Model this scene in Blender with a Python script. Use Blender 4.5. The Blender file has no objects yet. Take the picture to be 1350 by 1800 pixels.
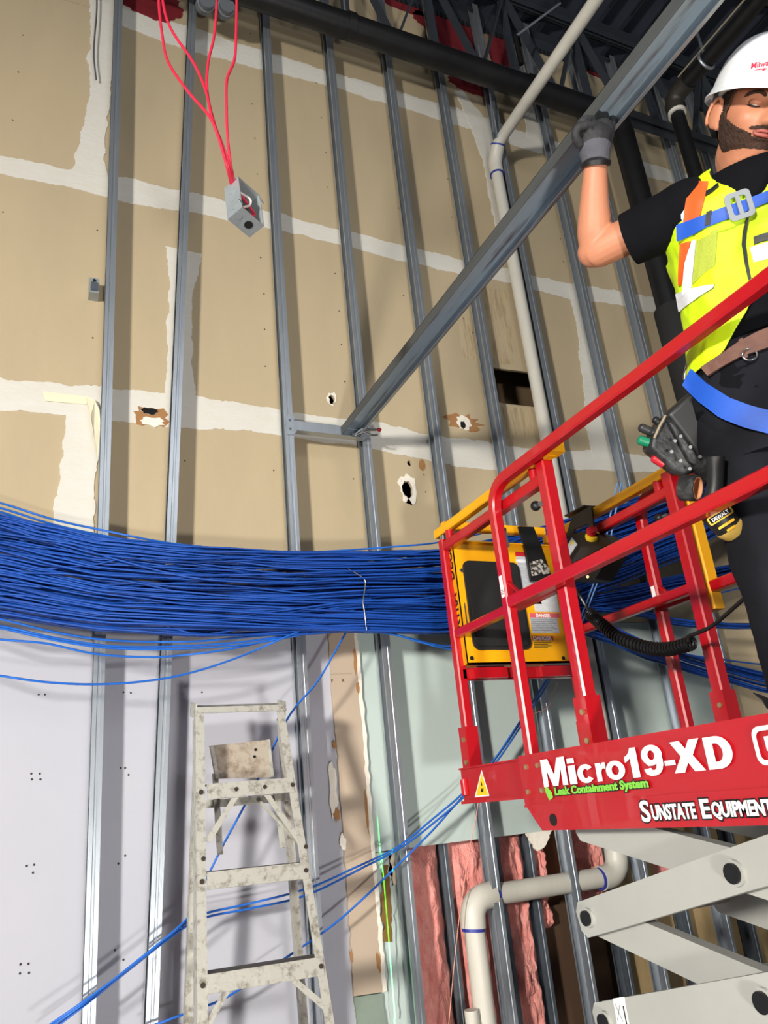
import bpy, bmesh, math, random
from mathutils import Vector, Matrix, noise
# ---------------------------------------------------------------- camera, light, exposure
S = bpy.context.scene
COL = S.collection
FPX = 1362.0
PITCH, ROLL, YAW = (math.radians(a) for a in (20.69, -5.68, 25.49))
CAM = Vector((0, 0, 1.7))
_fw = Vector((math.sin(YAW)*math.cos(PITCH), math.cos(YAW)*math.cos(PITCH), math.sin(PITCH)))
_rt = Vector((math.cos(YAW), -math.sin(YAW), 0)); _up = _rt.cross(_fw)
CR = math.cos(ROLL)*_rt + math.sin(ROLL)*_up
CU = -math.sin(ROLL)*_rt + math.cos(ROLL)*_up
FW = _fw
cd = bpy.data.cameras.new('camera'); cam = bpy.data.objects.new('camera', cd); COL.objects.link(cam)
cd.sensor_width = 36; cd.lens = FPX/1800*36; cd.clip_start = .02
cam.matrix_world = Matrix(((CR.x, CU.x, -FW.x, 0), (CR.y, CU.y, -FW.y, 0), (CR.z, CU.z, -FW.z, 1.7), (0, 0, 0, 1)))
S.camera = cam
S.view_settings.view_transform = 'Standard'; S.view_settings.look = 'None'
S.view_settings.gamma = 1; S.view_settings.use_curve_mapping = False
S.view_settings.exposure = 0.0
w = bpy.data.worlds.new('world'); S.world = w; w.use_nodes = True
w.node_tree.nodes['Background'].inputs[0].default_value = (.60, .64, .72, 1)
w.node_tree.nodes['Background'].inputs[1].default_value = .26

def aim(o, t):
    o.rotation_euler = (Vector(t)-o.location).to_track_quat('-Z', 'Y').to_euler()
def area(name, loc, tgt, size, power, col, spread=180):
    l = bpy.data.lights.new(name, 'AREA'); l.shape = 'DISK'; l.size = size; l.energy = power; l.color = col
    l.spread = math.radians(spread)
    o = bpy.data.objects.new(name, l); COL.objects.link(o); o.location = loc; aim(o, tgt); return o
area('work_light', (-4.4, -2.4, 2.7), (1.5, 3.2, 1.9), .6, 205, (1, .955, .88), 95)
area('high_bay_light', (1.2, -1.9, 5.4), (1.6, 2.2, 1.4), 1.1, 42, (.93, .96, 1))

area('floor_work_light', (.4, -1.6, .45), (1.8, 2.6, 3.6), .35, 105, (1, .97, .92))

# green laser of the laser level (its slit housing is built further down)
ll = bpy.data.lights.new('laser_diode', 'SPOT'); lo_ = bpy.data.objects.new('laser_diode', ll); COL.objects.link(lo_)
lo_.location = (1.02, -.2, 1.0); aim(lo_, (1.362, 3.2, .93)); ll.spot_size = math.radians(25); ll.spot_blend = .45; ll.shadow_soft_size = 0; ll.energy = 6000; ll.color = (.05, 1, .12)

# ---------------------------------------------------------------- helpers
def ray(x, y): return FW + CR*((x-675)/FPX) - CU*((y-900)/FPX)
def aY(x, y, Y): d = ray(x, y); return CAM + d*((Y-CAM.y)/d.y)
def aX(x, y, X): d = ray(x, y); return CAM + d*((X-CAM.x)/d.x)
def aZ(x, y, Z): d = ray(x, y); return CAM + d*((Z-CAM.z)/d.z)
def aD(x, y, D): return CAM + ray(x, y)*D
def lin(c):
    r = []
    for v in c:
        v /= 255.0
        r.append(v/12.92 if v <= .04045 else ((v+.055)/1.055)**2.4)
    return (*r, 1)
MATS = {}
def M(name, col, rough=.6, metal=0, var=None, bump=None, col2=None, stretch=None, coat=0, trans=0, spec=.5, thr=None, edge=.04):
    """col/col2: sRGB; var=(scale, amount) mixes col2 (or a darker col) by noise; thr=threshold for patchy wear"""
    if name in MATS: return MATS[name]
    m = bpy.data.materials.new(name); m.use_nodes = True
    nt = m.node_tree; b = nt.nodes['Principled BSDF']; N = nt.nodes.new; L = nt.links.new
    b.inputs['Base Color'].default_value = lin(col); b.inputs['Roughness'].default_value = rough
    b.inputs['Metallic'].default_value = metal; b.inputs['Specular IOR Level'].default_value = spec
    b.inputs['Coat Weight'].default_value = coat
    tc = N('ShaderNodeTexCoord'); src = tc.outputs['Object']
    if stretch:
        mp = N('ShaderNodeMapping'); mp.inputs['Scale'].default_value = stretch; L(src, mp.inputs[0]); src = mp.outputs[0]
    if var:
        n = N('ShaderNodeTexNoise'); n.inputs['Scale'].default_value = var[0]; n.inputs['Detail'].default_value = 6
        n.inputs['Roughness'].default_value = .65; L(src, n.inputs['Vector'])
        f = n.outputs[0]
        r = N('ShaderNodeMapRange'); L(f, r.inputs[0])
        if thr is None:
            r.inputs[1].default_value = .3; r.inputs[2].default_value = .7; r.inputs[3].default_value = 0; r.inputs[4].default_value = var[1]
        else:
            r.inputs[1].default_value = thr-edge; r.inputs[2].default_value = thr+edge; r.inputs[3].default_value = 0; r.inputs[4].default_value = var[1]
        mx = N('ShaderNodeMix'); mx.data_type = 'RGBA'; L(r.outputs[0], mx.inputs['Factor'])
        mx.inputs['A'].default_value = lin(col)
        mx.inputs['B'].default_value = lin(col2 if col2 else tuple(v*.6 for v in col))
        L(mx.outputs['Result'], b.inputs['Base Color'])
    if bump:
        n2 = N('ShaderNodeTexNoise'); n2.inputs['Scale'].default_value = bump[0]; n2.inputs['Detail'].default_value = 5
        L(src, n2.inputs['Vector'])
        bp = N('ShaderNodeBump'); bp.inputs['Strength'].default_value = bump[1]; bp.inputs['Distance'].default_value = .01
        L(n2.outputs[0], bp.inputs['Height']); L(bp.outputs[0], b.inputs['Normal'])
    MATS[name] = m; return m

def tag(o, label=None, cat=None, group=None, kind=None):
    if label: o['label'] = label
    if cat: o['category'] = cat
    if group: o['group'] = group
    if kind: o['kind'] = kind
    return o
ROOTLOC = {}
def empty(name, loc, label=None, cat=None, group=None, kind=None):
    o = bpy.data.objects.new(name, None); COL.objects.link(o); o.location = loc; o.empty_display_size = .1
    ROOTLOC[o] = Vector(loc); return tag(o, label, cat, group, kind)
def link(name, vs, fs, mat, parent=None, smooth=False, uv=None):
    me = bpy.data.meshes.new(name); vs = [Vector(v) for v in vs]
    if parent is None:
        xs = [v.x for v in vs]; ys = [v.y for v in vs]; zs = [v.z for v in vs]
        off = Vector(((min(xs)+max(xs))/2, (min(ys)+max(ys))/2, min(zs)))
    else: off = ROOTLOC[parent]
    me.from_pydata([v-off for v in vs], [], fs)
    if smooth: me.polygons.foreach_set('use_smooth', [True]*len(me.polygons))
    me.update()
    o = bpy.data.objects.new(name, me); COL.objects.link(o)
    if mat:
        for m in (mat if isinstance(mat, (list, tuple)) else [mat]): me.materials.append(m)
    if parent: o.parent = parent; ROOTLOC[o] = off
    else: o.location = off; ROOTLOC[o] = off
    return o
def shade(o, ang=35):
    me = o.data; me.polygons.foreach_set('use_smooth', [True]*len(me.polygons))
    bm = bmesh.new(); bm.from_mesh(me)
    for e in bm.edges:
        e.smooth = not (len(e.link_faces) != 2 or e.calc_face_angle(0) > math.radians(ang))
    bm.to_mesh(me); bm.free(); return o
class B:
    def __init__(s): s.v = []; s.f = []
    def add(s, vs, fs):
        n = len(s.v); s.v += [Vector(v) for v in vs]; s.f += [tuple(i+n for i in f) for f in fs]; return s
    def box(s, c, sz, R=None):
        c = Vector(c); vs = []
        for k in range(8):
            p = Vector(((k & 1)-.5, ((k >> 1) & 1)-.5, ((k >> 2) & 1)-.5)); p = Vector((p.x*sz[0], p.y*sz[1], p.z*sz[2]))
            vs.append(c+(R @ p if R else p))
        return s.add(vs, [(0, 2, 3, 1), (4, 5, 7, 6), (0, 1, 5, 4), (2, 6, 7, 3), (0, 4, 6, 2), (1, 3, 7, 5)])
    def bb(s, a, b):
        a = Vector(a); b = Vector(b); return s.box((a+b)/2, b-a)
    def frame(s, d, up):
        z = Vector(d).normalized(); up = Vector(up)
        x = up.cross(z)
        if x.length < 1e-5: x = Vector((1, 0, 0)).cross(z)
        x.normalize(); return x, z.cross(x), z
    def bar(s, p, q, w_, h, up=(0, 0, 1), bev=0):
        """rectangular bar p->q: h along up, w_ across; bev chamfers the long edges"""
        p = Vector(p); q = Vector(q); x, y, z = s.frame(q-p, up)
        a, b = w_/2, h/2
        if bev:
            pr = [(-a+bev, -b), (a-bev, -b), (a, -b+bev), (a, b-bev), (a-bev, b), (-a+bev, b), (-a, b-bev), (-a, -b+bev)]
        else: pr = [(-a, -b), (a, -b), (a, b), (-a, b)]
        return s.extr(pr, p, q, x, y)
    def extr(s, pr, p, q, x, y, cap=True):
        n = len(pr); vs = [p+x*u+y*v for u, v in pr]+[q+x*u+y*v for u, v in pr]
        fs = [(i, (i+1) % n, n+(i+1) % n, n+i) for i in range(n)]
        if cap: fs += [tuple(range(n-1, -1, -1)), tuple(range(n, 2*n))]
        return s.add(vs, fs)
    def tube(s, pts, r, seg=10, cap=True, up=(0, 0, 1)):
        pts = [Vector(p) for p in pts]; n = len(pts); rs = r if isinstance(r, (list, tuple)) else [r]*n
        vs = []; fs = []
        t0 = (pts[1]-pts[0]).normalized(); x, y, _ = s.frame(t0, up)
        for i, p in enumerate(pts):
            t = (pts[min(i+1, n-1)]-pts[max(i-1, 0)]).normalized()
            x = (x-t*x.dot(t)).normalized(); y = t.cross(x)
            for k in range(seg):
                a = 2*math.pi*k/seg; vs.append(p+(x*math.cos(a)+y*math.sin(a))*rs[i])
        for i in range(n-1):
            for k in range(seg):
                fs.append((i*seg+k, i*seg+(k+1) % seg, (i+1)*seg+(k+1) % seg, (i+1)*seg+k))
        if cap: fs += [tuple(range(seg-1, -1, -1)), tuple((n-1)*seg+k for k in range(seg))]
        return s.add(vs, fs)
    def cyl(s, p, q, r, seg=16): return s.tube([p, q], r, seg)
    def poly(s, pts, d):
        """flat polygon (3D points) extruded by vector d"""
        pts = [Vector(p) for p in pts]; d = Vector(d); n = len(pts)
        return s.add(pts+[p+d for p in pts], [tuple(range(n)), tuple(range(2*n-1, n-1, -1))]+[(i, n+i, n+(i+1) % n, (i+1) % n) for i in range(n)])
    def sphere(s, c, r, nu=16, nv=10, R=None):
        r = r if isinstance(r, (tuple, list)) else (r, r, r); c = Vector(c); vs = []; fs = []
        for i in range(nv+1):
            th = math.pi*i/nv
            for k in range(nu):
                a = 2*math.pi*k/nu; p = Vector((r[0]*math.sin(th)*math.cos(a), r[1]*math.sin(th)*math.sin(a), r[2]*math.cos(th)))
                vs.append(c+(R @ p if R else p))
        for i in range(nv):
            for k in range(nu): fs.append((i*nu+k, (i+1)*nu+k, (i+1)*nu+(k+1) % nu, i*nu+(k+1) % nu))
        return s.add(vs, fs)
    def out(s, name, mat, parent=None, smooth=None):
        o = link(name, s.v, s.f, mat, parent)
        if smooth: shade(o, smooth)
        return o
def spline(pts, n):
    """Catmull-Rom through pts, n samples per span"""
    P = [Vector(p) for p in pts]; P = [2*P[0]-P[1]]+P+[2*P[-1]-P[-2]]; out = []
    for i in range(1, len(P)-2):
        for k in range(n):
            t = k/n; a, b, c, d = P[i-1:i+3]
            out.append(.5*((2*b)+(c-a)*t+(2*a-5*b+4*c-d)*t*t+(3*b-a-3*c+d)*t**3))
    out.append(P[-2]); return out
def flat2d(outer, holes, thick):
    """filled 2D outline with holes, extruded -> (verts, faces); local x, y, z in [-thick/2, thick/2]"""
    cu = bpy.data.curves.new('tmp', 'CURVE'); cu.dimensions = '2D'; cu.fill_mode = 'BOTH'; cu.extrude = thick/2
    for pl in [outer]+holes:
        sp = cu.splines.new('POLY'); sp.points.add(len(pl)-1); sp.use_cyclic_u = True
        for i, p in enumerate(pl): sp.points[i].co = (p[0], p[1], 0, 1)
    o = bpy.data.objects.new('tmp', cu); me = bpy.data.meshes.new_from_object(o)
    vs = [v.co.copy() for v in me.vertices]; fs = [tuple(p.vertices) for p in me.polygons]
    bpy.data.objects.remove(o); bpy.data.curves.remove(cu); bpy.data.meshes.remove(me)
    return vs, fs
def text(name, body, mat, parent, org, xd, yd, size, bold=0, depth=.0012, width=None, shear=0, space=1, align='LEFT'):
    """lettering as a thin mesh: origin org, reading direction xd, up yd, cap height about size*.7; width fits the line"""
    cu = bpy.data.curves.new('t', 'FONT'); cu.body = body; cu.size = size; cu.offset = bold; cu.extrude = depth/2
    cu.shear = shear; cu.space_character = space; cu.align_x = align; cu.resolution_u = 3
    o = bpy.data.objects.new('t', cu); me = bpy.data.meshes.new_from_object(o)
    vs = [v.co.copy() for v in me.vertices]; fs = [tuple(p.vertices) for p in me.polygons]
    bpy.data.objects.remove(o); bpy.data.curves.remove(cu); bpy.data.meshes.remove(me)
    xd = Vector(xd).normalized(); yd = Vector(yd); yd = (yd-xd*yd.dot(xd)).normalized(); zd = xd.cross(yd)
    if width and vs:
        mx = max(v.x for v in vs); k = width/mx
        for v in vs: v.x *= k
    org = Vector(org)
    return link(name, [org+xd*v.x+yd*v.y+zd*v.z for v in vs], fs, mat, parent)
def rnd(seed): return random.Random(seed)

# ---------------------------------------------------------------- materials
GALV = M('galvanised', (178, 184, 190), .38, .74, (9, .45), (60, .08), col2=(150, 160, 170), stretch=(6, 6, .6))
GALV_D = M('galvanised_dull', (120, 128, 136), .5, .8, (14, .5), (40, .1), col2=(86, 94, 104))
TAN = M('drywall_paper', (186, 168, 136), .9, 0, (1.6, .6), (90, .05), col2=(170, 155, 128), stretch=(1.6, 1, .5))
LAV = M('drywall_primed', (178, 178, 186), .8, 0, (1.1, .4), (70, .04), col2=(166, 168, 180))
GREEN = M('drywall_moisture_board', (184, 197, 191), .8, 0, (1.5, .4), (70, .04), col2=(174, 189, 184))
MUD = M('joint_compound', (212, 209, 201), .85, 0, (7, .55), (25, .25), col2=(205, 199, 184), stretch=(1, 1, 2.4))
GYP = M('gypsum_core', (236, 230, 218), .95, 0, (30, .4), (60, .5), col2=(214, 200, 176))
BROWN = M('torn_brown_paper', (164, 120, 76), .95, 0, (20, .4), (50, .2), col2=(135, 94, 58))
DARKB = M('cavity_board', (112, 92, 66), .9, 0, (3, .5))
STEELD = M('joist_grey_paint', (58, 64, 72), .65, .2, (6, .5), (30, .1), col2=(44, 48, 56))
DECK = M('deck_dark', (48, 54, 68), .7, .25, (3, .5), None, col2=(38, 42, 52))
BLACKP = M('black_pipe', (17, 17, 19), .45, .1, (8, .5), (30, .1), col2=(34, 33, 34))
PVC = M('white_pvc', (208, 205, 194), .42, 0, (5, .5), None, col2=(188, 182, 168), stretch=(2, 2, .6))
REDSPRAY = M('red_firestop', (128, 26, 36), .8, 0, (12, .6), (30, .3), col2=(92, 16, 26))
BLACK = M('black_plastic', (20, 20, 21), .4)
CONC = M('concrete', (150, 148, 144), .85, 0, (2, .5), (20, .1))
# ---------------------------------------------------------------- setting: floor, ceiling, wall
WY = 3.22          # room face of the drywall
SY = 3.12          # room face of the studs
def struct(o): o['kind'] = 'structure'; return o
struct(B().bb((-5, -5, -.1), (9, 3.9, 0)).out('floor', CONC))
# ceiling: fluted steel deck, ribs along Y
ZC = 7.02
cl = empty('ceiling', (2, 1, ZC), kind='structure')
for i in range(46):
    x = -2.2+i*.2
    pr = [(0, 0), (.035, .06), (.125, .06), (.16, 0), (.2, 0), (.2, .075), (0, .075)]
    B().extr([(u, v) for u, v in pr], Vector((x, -4, ZC)), Vector((x, WY+.02, ZC)), Vector((1, 0, 0)), Vector((0, 0, 1))).out('deck_flute', DECK, cl)
    if i > 22:
        b = B()
        for y in (.2, 1.2, 2.2): b.bb((x+.174, y, ZC-.002), (x+.186, y+.62, ZC+.001))
        b.out('deck_slot', M('slot_black', (10, 11, 14), .9), cl)

wall = empty('wall_back', (2, WY, 0), kind='structure')
Z0, Z1, Z2, Z3, Z4 = 2.50, 3.46, 4.69, 5.91, ZC+.1
def blob(px, py, rx, ry, n=22, seed=0, j=.25):
    """irregular outline on the wall round a pixel, in wall (X, Z)"""
    c = aY(px, py, WY); e = aY(px+rx, py, WY); g = aY(px, py-ry, WY); r = rnd(seed); out = []
    for k in range(n):
        a = 2*math.pi*k/n; s = 1+r.uniform(-j, j)
        out.append((c.x+(e.x-c.x)*math.cos(a)*s, c.z+(g.z-c.z)*math.sin(a)*s))
    return out
def sheet(x0, x1, z0, z1, mat, holes=(), name='drywall_sheet', y=WY, t=.0159, g=.0015):
    vs, fs = flat2d([(x0+g, z0+g), (x1-g, z0+g), (x1-g, z1-g), (x0+g, z1-g)], [h for h in holes], t)
    return link(name, [(v.x, y+t/2+v.z, v.y) for v in vs], fs, mat, wall)
def xw(px, py): return aY(px, py, WY).x
h_big = [(aY(px, py, WY).x, aY(px, py, WY).z) for px, py in ((843, 641), (878, 648), (905, 651), (938, 655), (944, 716), (910, 712), (884, 709), (852, 700))]
h715 = blob(716, 860, 9, 15, seed=3, j=.12); h720 = blob(720, 814, 4, 5, 12, 4, .1); h582 = blob(583, 703, 5, 7, 12, 5, .3)
h265 = blob(262, 723, 13, 6, 14, 6, .3); h815 = blob(813, 748, 5, 7, 12, 7, .2)
J3 = xw(176, 150); J3b = J3+2.44; J2 = xw(322, 560); J2b = xw(1030, 640); J1 = xw(150, 820); J1b = J1+2.44
XL, XR = -1.6, 8.5
for x0, x1 in ((XL, J3), (J3, J3b), (J3b, J3b+2.44), (J3b+2.44, XR)): sheet(x0, x1, Z2, Z3, TAN)
for x0, x1 in ((XL, J2), (J2, J2b), (J2b, J2b+2.44), (J2b+2.44, XR)):
    hs = [h_big, h582] if x0 == J2 else []
    sheet(x0, x1, Z1, Z2, TAN, hs)
for x0, x1 in ((XL, J1), (J1, J1b), (J1b, J1b+2.44), (J1b+2.44, XR)):
    hs = [h715, h720] if x0 == J1 else []
    sheet(x0, x1, Z0, Z1, TAN, hs)
J4 = xw(560, 60)
for x0, x1 in ((XL, J4-1.6), (J4-1.6, J4+.84), (J4+.84, J4+3.28), (J4+3.28, XR)): sheet(x0, x1, Z3, Z4, TAN)
# lower band: primed board, then green board, then the opening to the insulation
XS = xw(600, 1300)                       # where the primed board ends (behind the tan strip)
XG1 = xw(1240, 1150)                     # where the green board ends on the right
ZG = 1.525
sheet(XL, -.62, 0, Z0, LAV); sheet(-.62, XS, 0, Z0, LAV)
sheet(XS, XG1, ZG, Z0, GREEN); sheet(XG1, XR, 1.7, Z0, TAN)
XO = xw(705, 1600)
sheet(XS, XO, 0, ZG, GREEN)
# far side of the cavity
B().bb((XL, 3.45, 0), (XR, 3.47, ZC)).out('cavity_backing', DARKB, wall)
# hole trimmings
def plate(name, outer, holes, mat, t=.002, y=WY):
    vs, fs = flat2d(outer, holes, t)
    return link(name, [(v.x, y-t/2+v.z-.0004, v.y) for v in vs], fs, mat, wall)
plate('torn_paper', blob(716, 858, 15, 24, 20, 11, .3), [h715], GYP)
plate('torn_paper', blob(583, 700, 8, 12, 14, 12, .35), [h582], GYP)
plate('torn_paper', blob(264, 732, 30, 18, 22, 13, .3), [h265], BROWN); plate('torn_paper', blob(268, 742, 20, 8, 18, 14, .3), [], GYP, .004)
B().poly([(x, WY-.0062, z) for x, z in h265], (0, .001, 0)).out('hole_shade_patch', M('hole_shade', (12, 10, 9), 1), wall)  # board is uncut here: flat patch coloured with the shade inside the hole
plate('torn_paper', blob(815, 743, 28, 13, 20, 15, .35), [], BROWN); plate('torn_paper', blob(814, 743, 13, 12, 18, 16, .25), [], GYP, .004)
B().poly([(x, WY-.0062, z) for x, z in h815], (0, .001, 0)).out('hole_shade_patch', MATS['hole_shade'], wall)  # second flat patch, inner shade of the hole painted as its colour
plate('torn_paper', blob(742, 818, 6, 10, 8, 17, .1), [], BROWN, .001)
# screw heads / dents dotted over the boards
r = rnd(5); vs = B()
for px, py in ((40, 62), (32, 127), (22, 211), (5, 373), (171, 405), (440, 59), (443, 183), (448, 243), (452, 306), (458, 453), (464, 517), (465, 579), (466, 644), (553, 90), (556, 146), (565, 207), (573, 269), (575, 329), (589, 481), (596, 547), (600, 606), (606, 671), (690, 235), (696, 300), (701, 366), (709, 520), (787, 315), (794, 382), (815, 560), (830, 585), (930, 340), (1040, 410), (163, 594), (161, 678), (325, 810), (481, 827), (621, 842), (745, 835), (748, 865), (985, 420), (990, 460), (55, 1360), (70, 1360), (56, 1370), (71, 1370), (212, 1350), (220, 1350), (226, 1362), (47, 1522), (60, 1520), (58, 1534), (208, 1518), (220, 1504), (36, 1695), (50, 1694), (35, 1711), (51, 1710), (202, 1670), (217, 1687), (68, 1221), (79, 1221), (217, 1217), (230, 1218), (355, 1217)):
    c = aY(px, py, WY); a = [c+Vector((math.cos(t*1.047)*.0042, -.0012, math.sin(t*1.047)*.0042)) for t in range(6)]
    vs.add(a, [(0, 1, 2, 3, 4, 5)])
o = vs.out('screw_dimple', M('screw_dark', (30, 27, 24), .7), wall); o['kind'] = 'stuff'

# joint compound bands: jagged, a little proud
def band(pts, wd, seed, name='joint_compound', y=WY, th=None, amp=.011, mat=None, step=.012):
    """pts: (X, Z) centre line on the wall; wd: widths"""
    th = th or .0016+.00035*(seed % 11)
    P = [Vector((p[0], p[1], 0)) for p in pts]; L = [0]
    for i in range(1, len(P)): L.append(L[-1]+(P[i]-P[i-1]).length)
    n = max(2, int(L[-1]/step)); vs = []; fs = []; r = rnd(seed); o1 = r.uniform(0, 99); o2 = r.uniform(0, 99)
    for k in range(n+1):
        s = L[-1]*k/n; i = max(j for j in range(len(L)) if L[j] <= s+1e-9); i = min(i, len(P)-2)
        t = (s-L[i])/(L[i+1]-L[i]); c = P[i].lerp(P[i+1], t); d = (P[min(i+1, len(P)-1)]-P[max(i-1, 0)]).normalized().lerp((P[min(i+2, len(P)-1)]-P[i]).normalized(), t).normalized(); nr = Vector((-d.y, d.x, 0))
        ww = wd[i]*(1-t)+wd[i+1]*t
        def nz(o): return amp*(1.6*noise.noise(Vector((s*3.1, o, 0)))+.9*noise.noise(Vector((s*14, o, 3)))+.55*noise.noise(Vector((s*60, o, 7)))+max(0, noise.noise(Vector((s*7, o, 11)))-.25)*3)
        a = c+nr*(ww/2+nz(o1)); b = c-nr*(ww/2+nz(o2))
        for q, off in ((a, 0), (a, -th), (b, -th), (b, 0)): vs.append((q.x, y+off, q.y))
    for k in range(n):
        for j in range(3): fs.append((k*4+j, k*4+j+1, k*4+4+j+1, k*4+4+j))
    fs += [(0, 1, 2, 3), (n*4+3, n*4+2, n*4+1, n*4)]
    return link(name, vs, fs, mat or MUD, wall)
def wp(l): return [(aY(px, py, WY).x, aY(px, py, WY).z) for px, py in l]
band(wp([(-560, 172), (-60, 283), (0, 291), (120, 312), (200, 330), (330, 357), (420, 376), (520, 398), (640, 427), (720, 448), (800, 466), (900, 487), (1000, 512), (1080, 522), (1160, 540), (1240, 556)]), [.12, .10, .10, .12, .15, .13, .12, .10, .12, .13, .11, .10, .13, .11, .12, .1], 1)
band(wp([(-560, 633), (-60, 688), (0, 693), (100, 700), (200, 712), (330, 722), (430, 735), (520, 745), (640, 762), (720, 780), (800, 795), (880, 803), (1000, 808), (1080, 812), (1170, 818), (1300, 838)]), [.14, .14, .15, .15, .17, .17, .15, .13, .15, .16, .17, .16, .13, .12, .10, .1], 2)
band(wp([(160, 5), (240, 35), (300, 58), (420, 95), (560, 132), (640, 156), (740, 186), (850, 220), (940, 252), (1000, 270)]), [.16, .17, .19, .17, .14, .15, .13, .17, .17, .13], 3)
band(wp([(1100, 290), (1180, 310), (1260, 330)]), [.13, .14, .12], 31)
band(wp([(182, -40), (180, 60), (176, 160), (165, 250), (160, 330)]), [.12, .12, .11, .11, .2], 4)
band(wp([(322, 440), (319, 520), (317, 600), (315, 715)]), [.16, .11, .11, .12], 5)
band(wp([(1020, 515), (1030, 580), (1042, 680), (1052, 745), (1060, 812)]), [.17, .15, .15, .16, .15], 6)
band(wp([(150, 705), (145, 760), (138, 830), (132, 910), (126, 960)]), [.15, .13, .14, .15, .16], 7)
band(wp([(805, 160), (830, 200), (852, 240), (862, 290), (868, 340), (884, 420)]), [.07, .12, .17, .1, .09, .06], 8)
band(wp([(918, 70), (935, 170), (948, 250)]), [.12, .15, .2], 9)
# brown water runs on the boards
STAIN = M('water_stain', (186, 168, 136), .9, 0, (26, .75), None, col2=(128, 96, 56), stretch=(2.2, 1, .16), thr=.60, edge=.14)
for pts_ in ([(848, 505), (895, 512), (902, 640), (868, 640)], [(872, 715), (935, 718), (950, 770), (885, 770)], [(805, 555), (838, 560), (845, 632), (812, 630)]):
    B().poly([aY(px, py, WY-.0008) for px, py in pts_], (0, .0006, 0)).out('water_stain', STAIN, wall)
# red firestop sprayed along the wall head
def spray(px, py, rx, ry, seed): plate('firestop_spray', blob(px, py, rx, ry, 44, seed, .09), [], REDSPRAY, .006)
for i, a in enumerate(((265, 5, 55, 28), (800, 75, 46, 48), (828, 152, 36, 12), (880, 100, 18, 44), (712, 12, 46, 9), (745, 34, 18, 12), (955, 78, 26, 8), (1020, 108, 24, 9), (1052, 128, 26, 9), (1150, 158, 26, 10), (1200, 168, 20, 9))): spray(*a, 40+i)
# peeling tape by the leftmost stud
b = B(); pts = [aY(px, py, WY) for px, py in ((150, 700), (166, 708), (174, 726), (176, 760), (170, 810), (163, 780), (158, 740))]
b.poly([p+Vector((0, -.02-.004*i, 0)) for i, p in enumerate(pts)], (0, -.0012, 0)).out('peeling_tape', M('paper_tape', (228, 218, 190), .9), wall)
b = B(); pts = [aY(px, py, WY) for px, py in ((75, 689), (150, 698), (170, 706), (150, 712), (80, 706))]
b.poly([p+Vector((0, -.006, 0)) for p in pts], (0, -.0012, 0)).out('peeling_tape', MATS['paper_tape'], wall)

# tan strip with ragged broken edges left of the opening
def ragged(lp, rp, y, t, mat, name, seed, amp=.006, n=70, emat=GYP, ew=.008):
    L = spline([Vector((*p, 0)) for p in lp], 10); Rr = spline([Vector((*p, 0)) for p in rp], 10); m = min(len(L), len(Rr))
    def jit(p, o): return Vector((p.x+amp*(noise.noise(Vector((p.y*30, o, 0)))+noise.noise(Vector((p.y*90, o, 5)))*.6), p.y, 0))
    L = [jit(p, seed) for p in L[:m]]; Rr = [jit(p, seed+9) for p in Rr[:m]]
    vs = []; fs = []
    for a, b_ in zip(L, Rr): vs += [(a.x, y, a.y), (b_.x, y, b_.y), (a.x, y+t, a.y), (b_.x, y+t, b_.y)]
    for k in range(m-1): fs += [(k*4, k*4+1, k*4+5, k*4+4), (k*4, k*4+4, k*4+6, k*4+2), (k*4+1, k*4+3, k*4+7, k*4+5)]
    fs += [(0, 2, 3, 1), (m*4-4, m*4-3, m*4-1, m*4-2)]
    return vs, fs, L, Rr
lp = wp([(574, 1105), (584, 1250), (592, 1340), (602, 1480), (613, 1640), (620, 1750)]); rp = wp([(621, 1105), (636, 1280), (646, 1420), (656, 1540), (665, 1650), (672, 1742)])
vs, fs, L, Rr = ragged(lp, rp, WY-.017, .016, TAN, 'strip', 3)
strip = link('drywall_strip', vs, fs, M('drywall_strip_paper', (184, 166, 146), .9, 0, (2, .4), (80, .05), col2=(170, 153, 134)))
tag(strip, 'long tan drywall offcut with ragged broken edges standing between the primed board and green board', 'drywall strip')
b = B()
for k in range(len(Rr)-1):
    a, c = Rr[k], Rr[k+1]; wv = .011+.007*noise.noise(Vector((a.y*25, 2, 0))); wv2 = .011+.007*noise.noise(Vector((c.y*25, 2, 0)))
    b.poly([(a.x-wv*.5, WY-.0178, a.y), (a.x+wv, WY-.0178, a.y), (c.x+wv2, WY-.0178, c.y), (c.x-wv2*.5, WY-.0178, c.y)], (0, .012, 0))
b.out('broken_edge', GYP, strip)
for px, py, rx, ry, sd in ((583, 1390, 7, 52, 1), (600, 1480, 5, 14, 2)): B().poly([(x, WY-.0182, z) for x, z in blob(px, py, rx, ry, 18, sd, .25)], (0, .005, 0)).out('broken_edge', GYP, strip)
for px, py, rx, ry, sd in ((589, 1431, 6, 11, 3), (627, 1210, 3, 12, 4), (622, 1165, 3, 20, 5), (641, 1420, 2, 40, 6), (585, 1310, 3, 8, 8), (615, 1680, 3, 12, 9), (662, 1690, 4, 16, 10)): B().poly([(x, WY-.0188, z) for x, z in blob(px, py, rx, ry, 14, sd, .3)], (0, .001, 0)).out('torn_paper', BROWN, strip)
p = aY(583, 1200, WY-.0182); q = aY(600, 1198, WY-.0182)
ML = M('pencil_mark', (60, 50, 45), .9)
text('pencil_letter', 'F', ML, strip, aY(582, 1200, WY-.0176), (1, 0, 0), (0, 0, 1), .022); text('pencil_letter', 'X', ML, strip, aY(600, 1199, WY-.0176), (1, 0, 0), (0, 0, 1), .022)
B().bb(aY(580, 1185, WY-.0176), aY(619, 1185, WY-.0174)+Vector((0, 0, .0015))).out('pencil_line', ML, strip)
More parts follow.
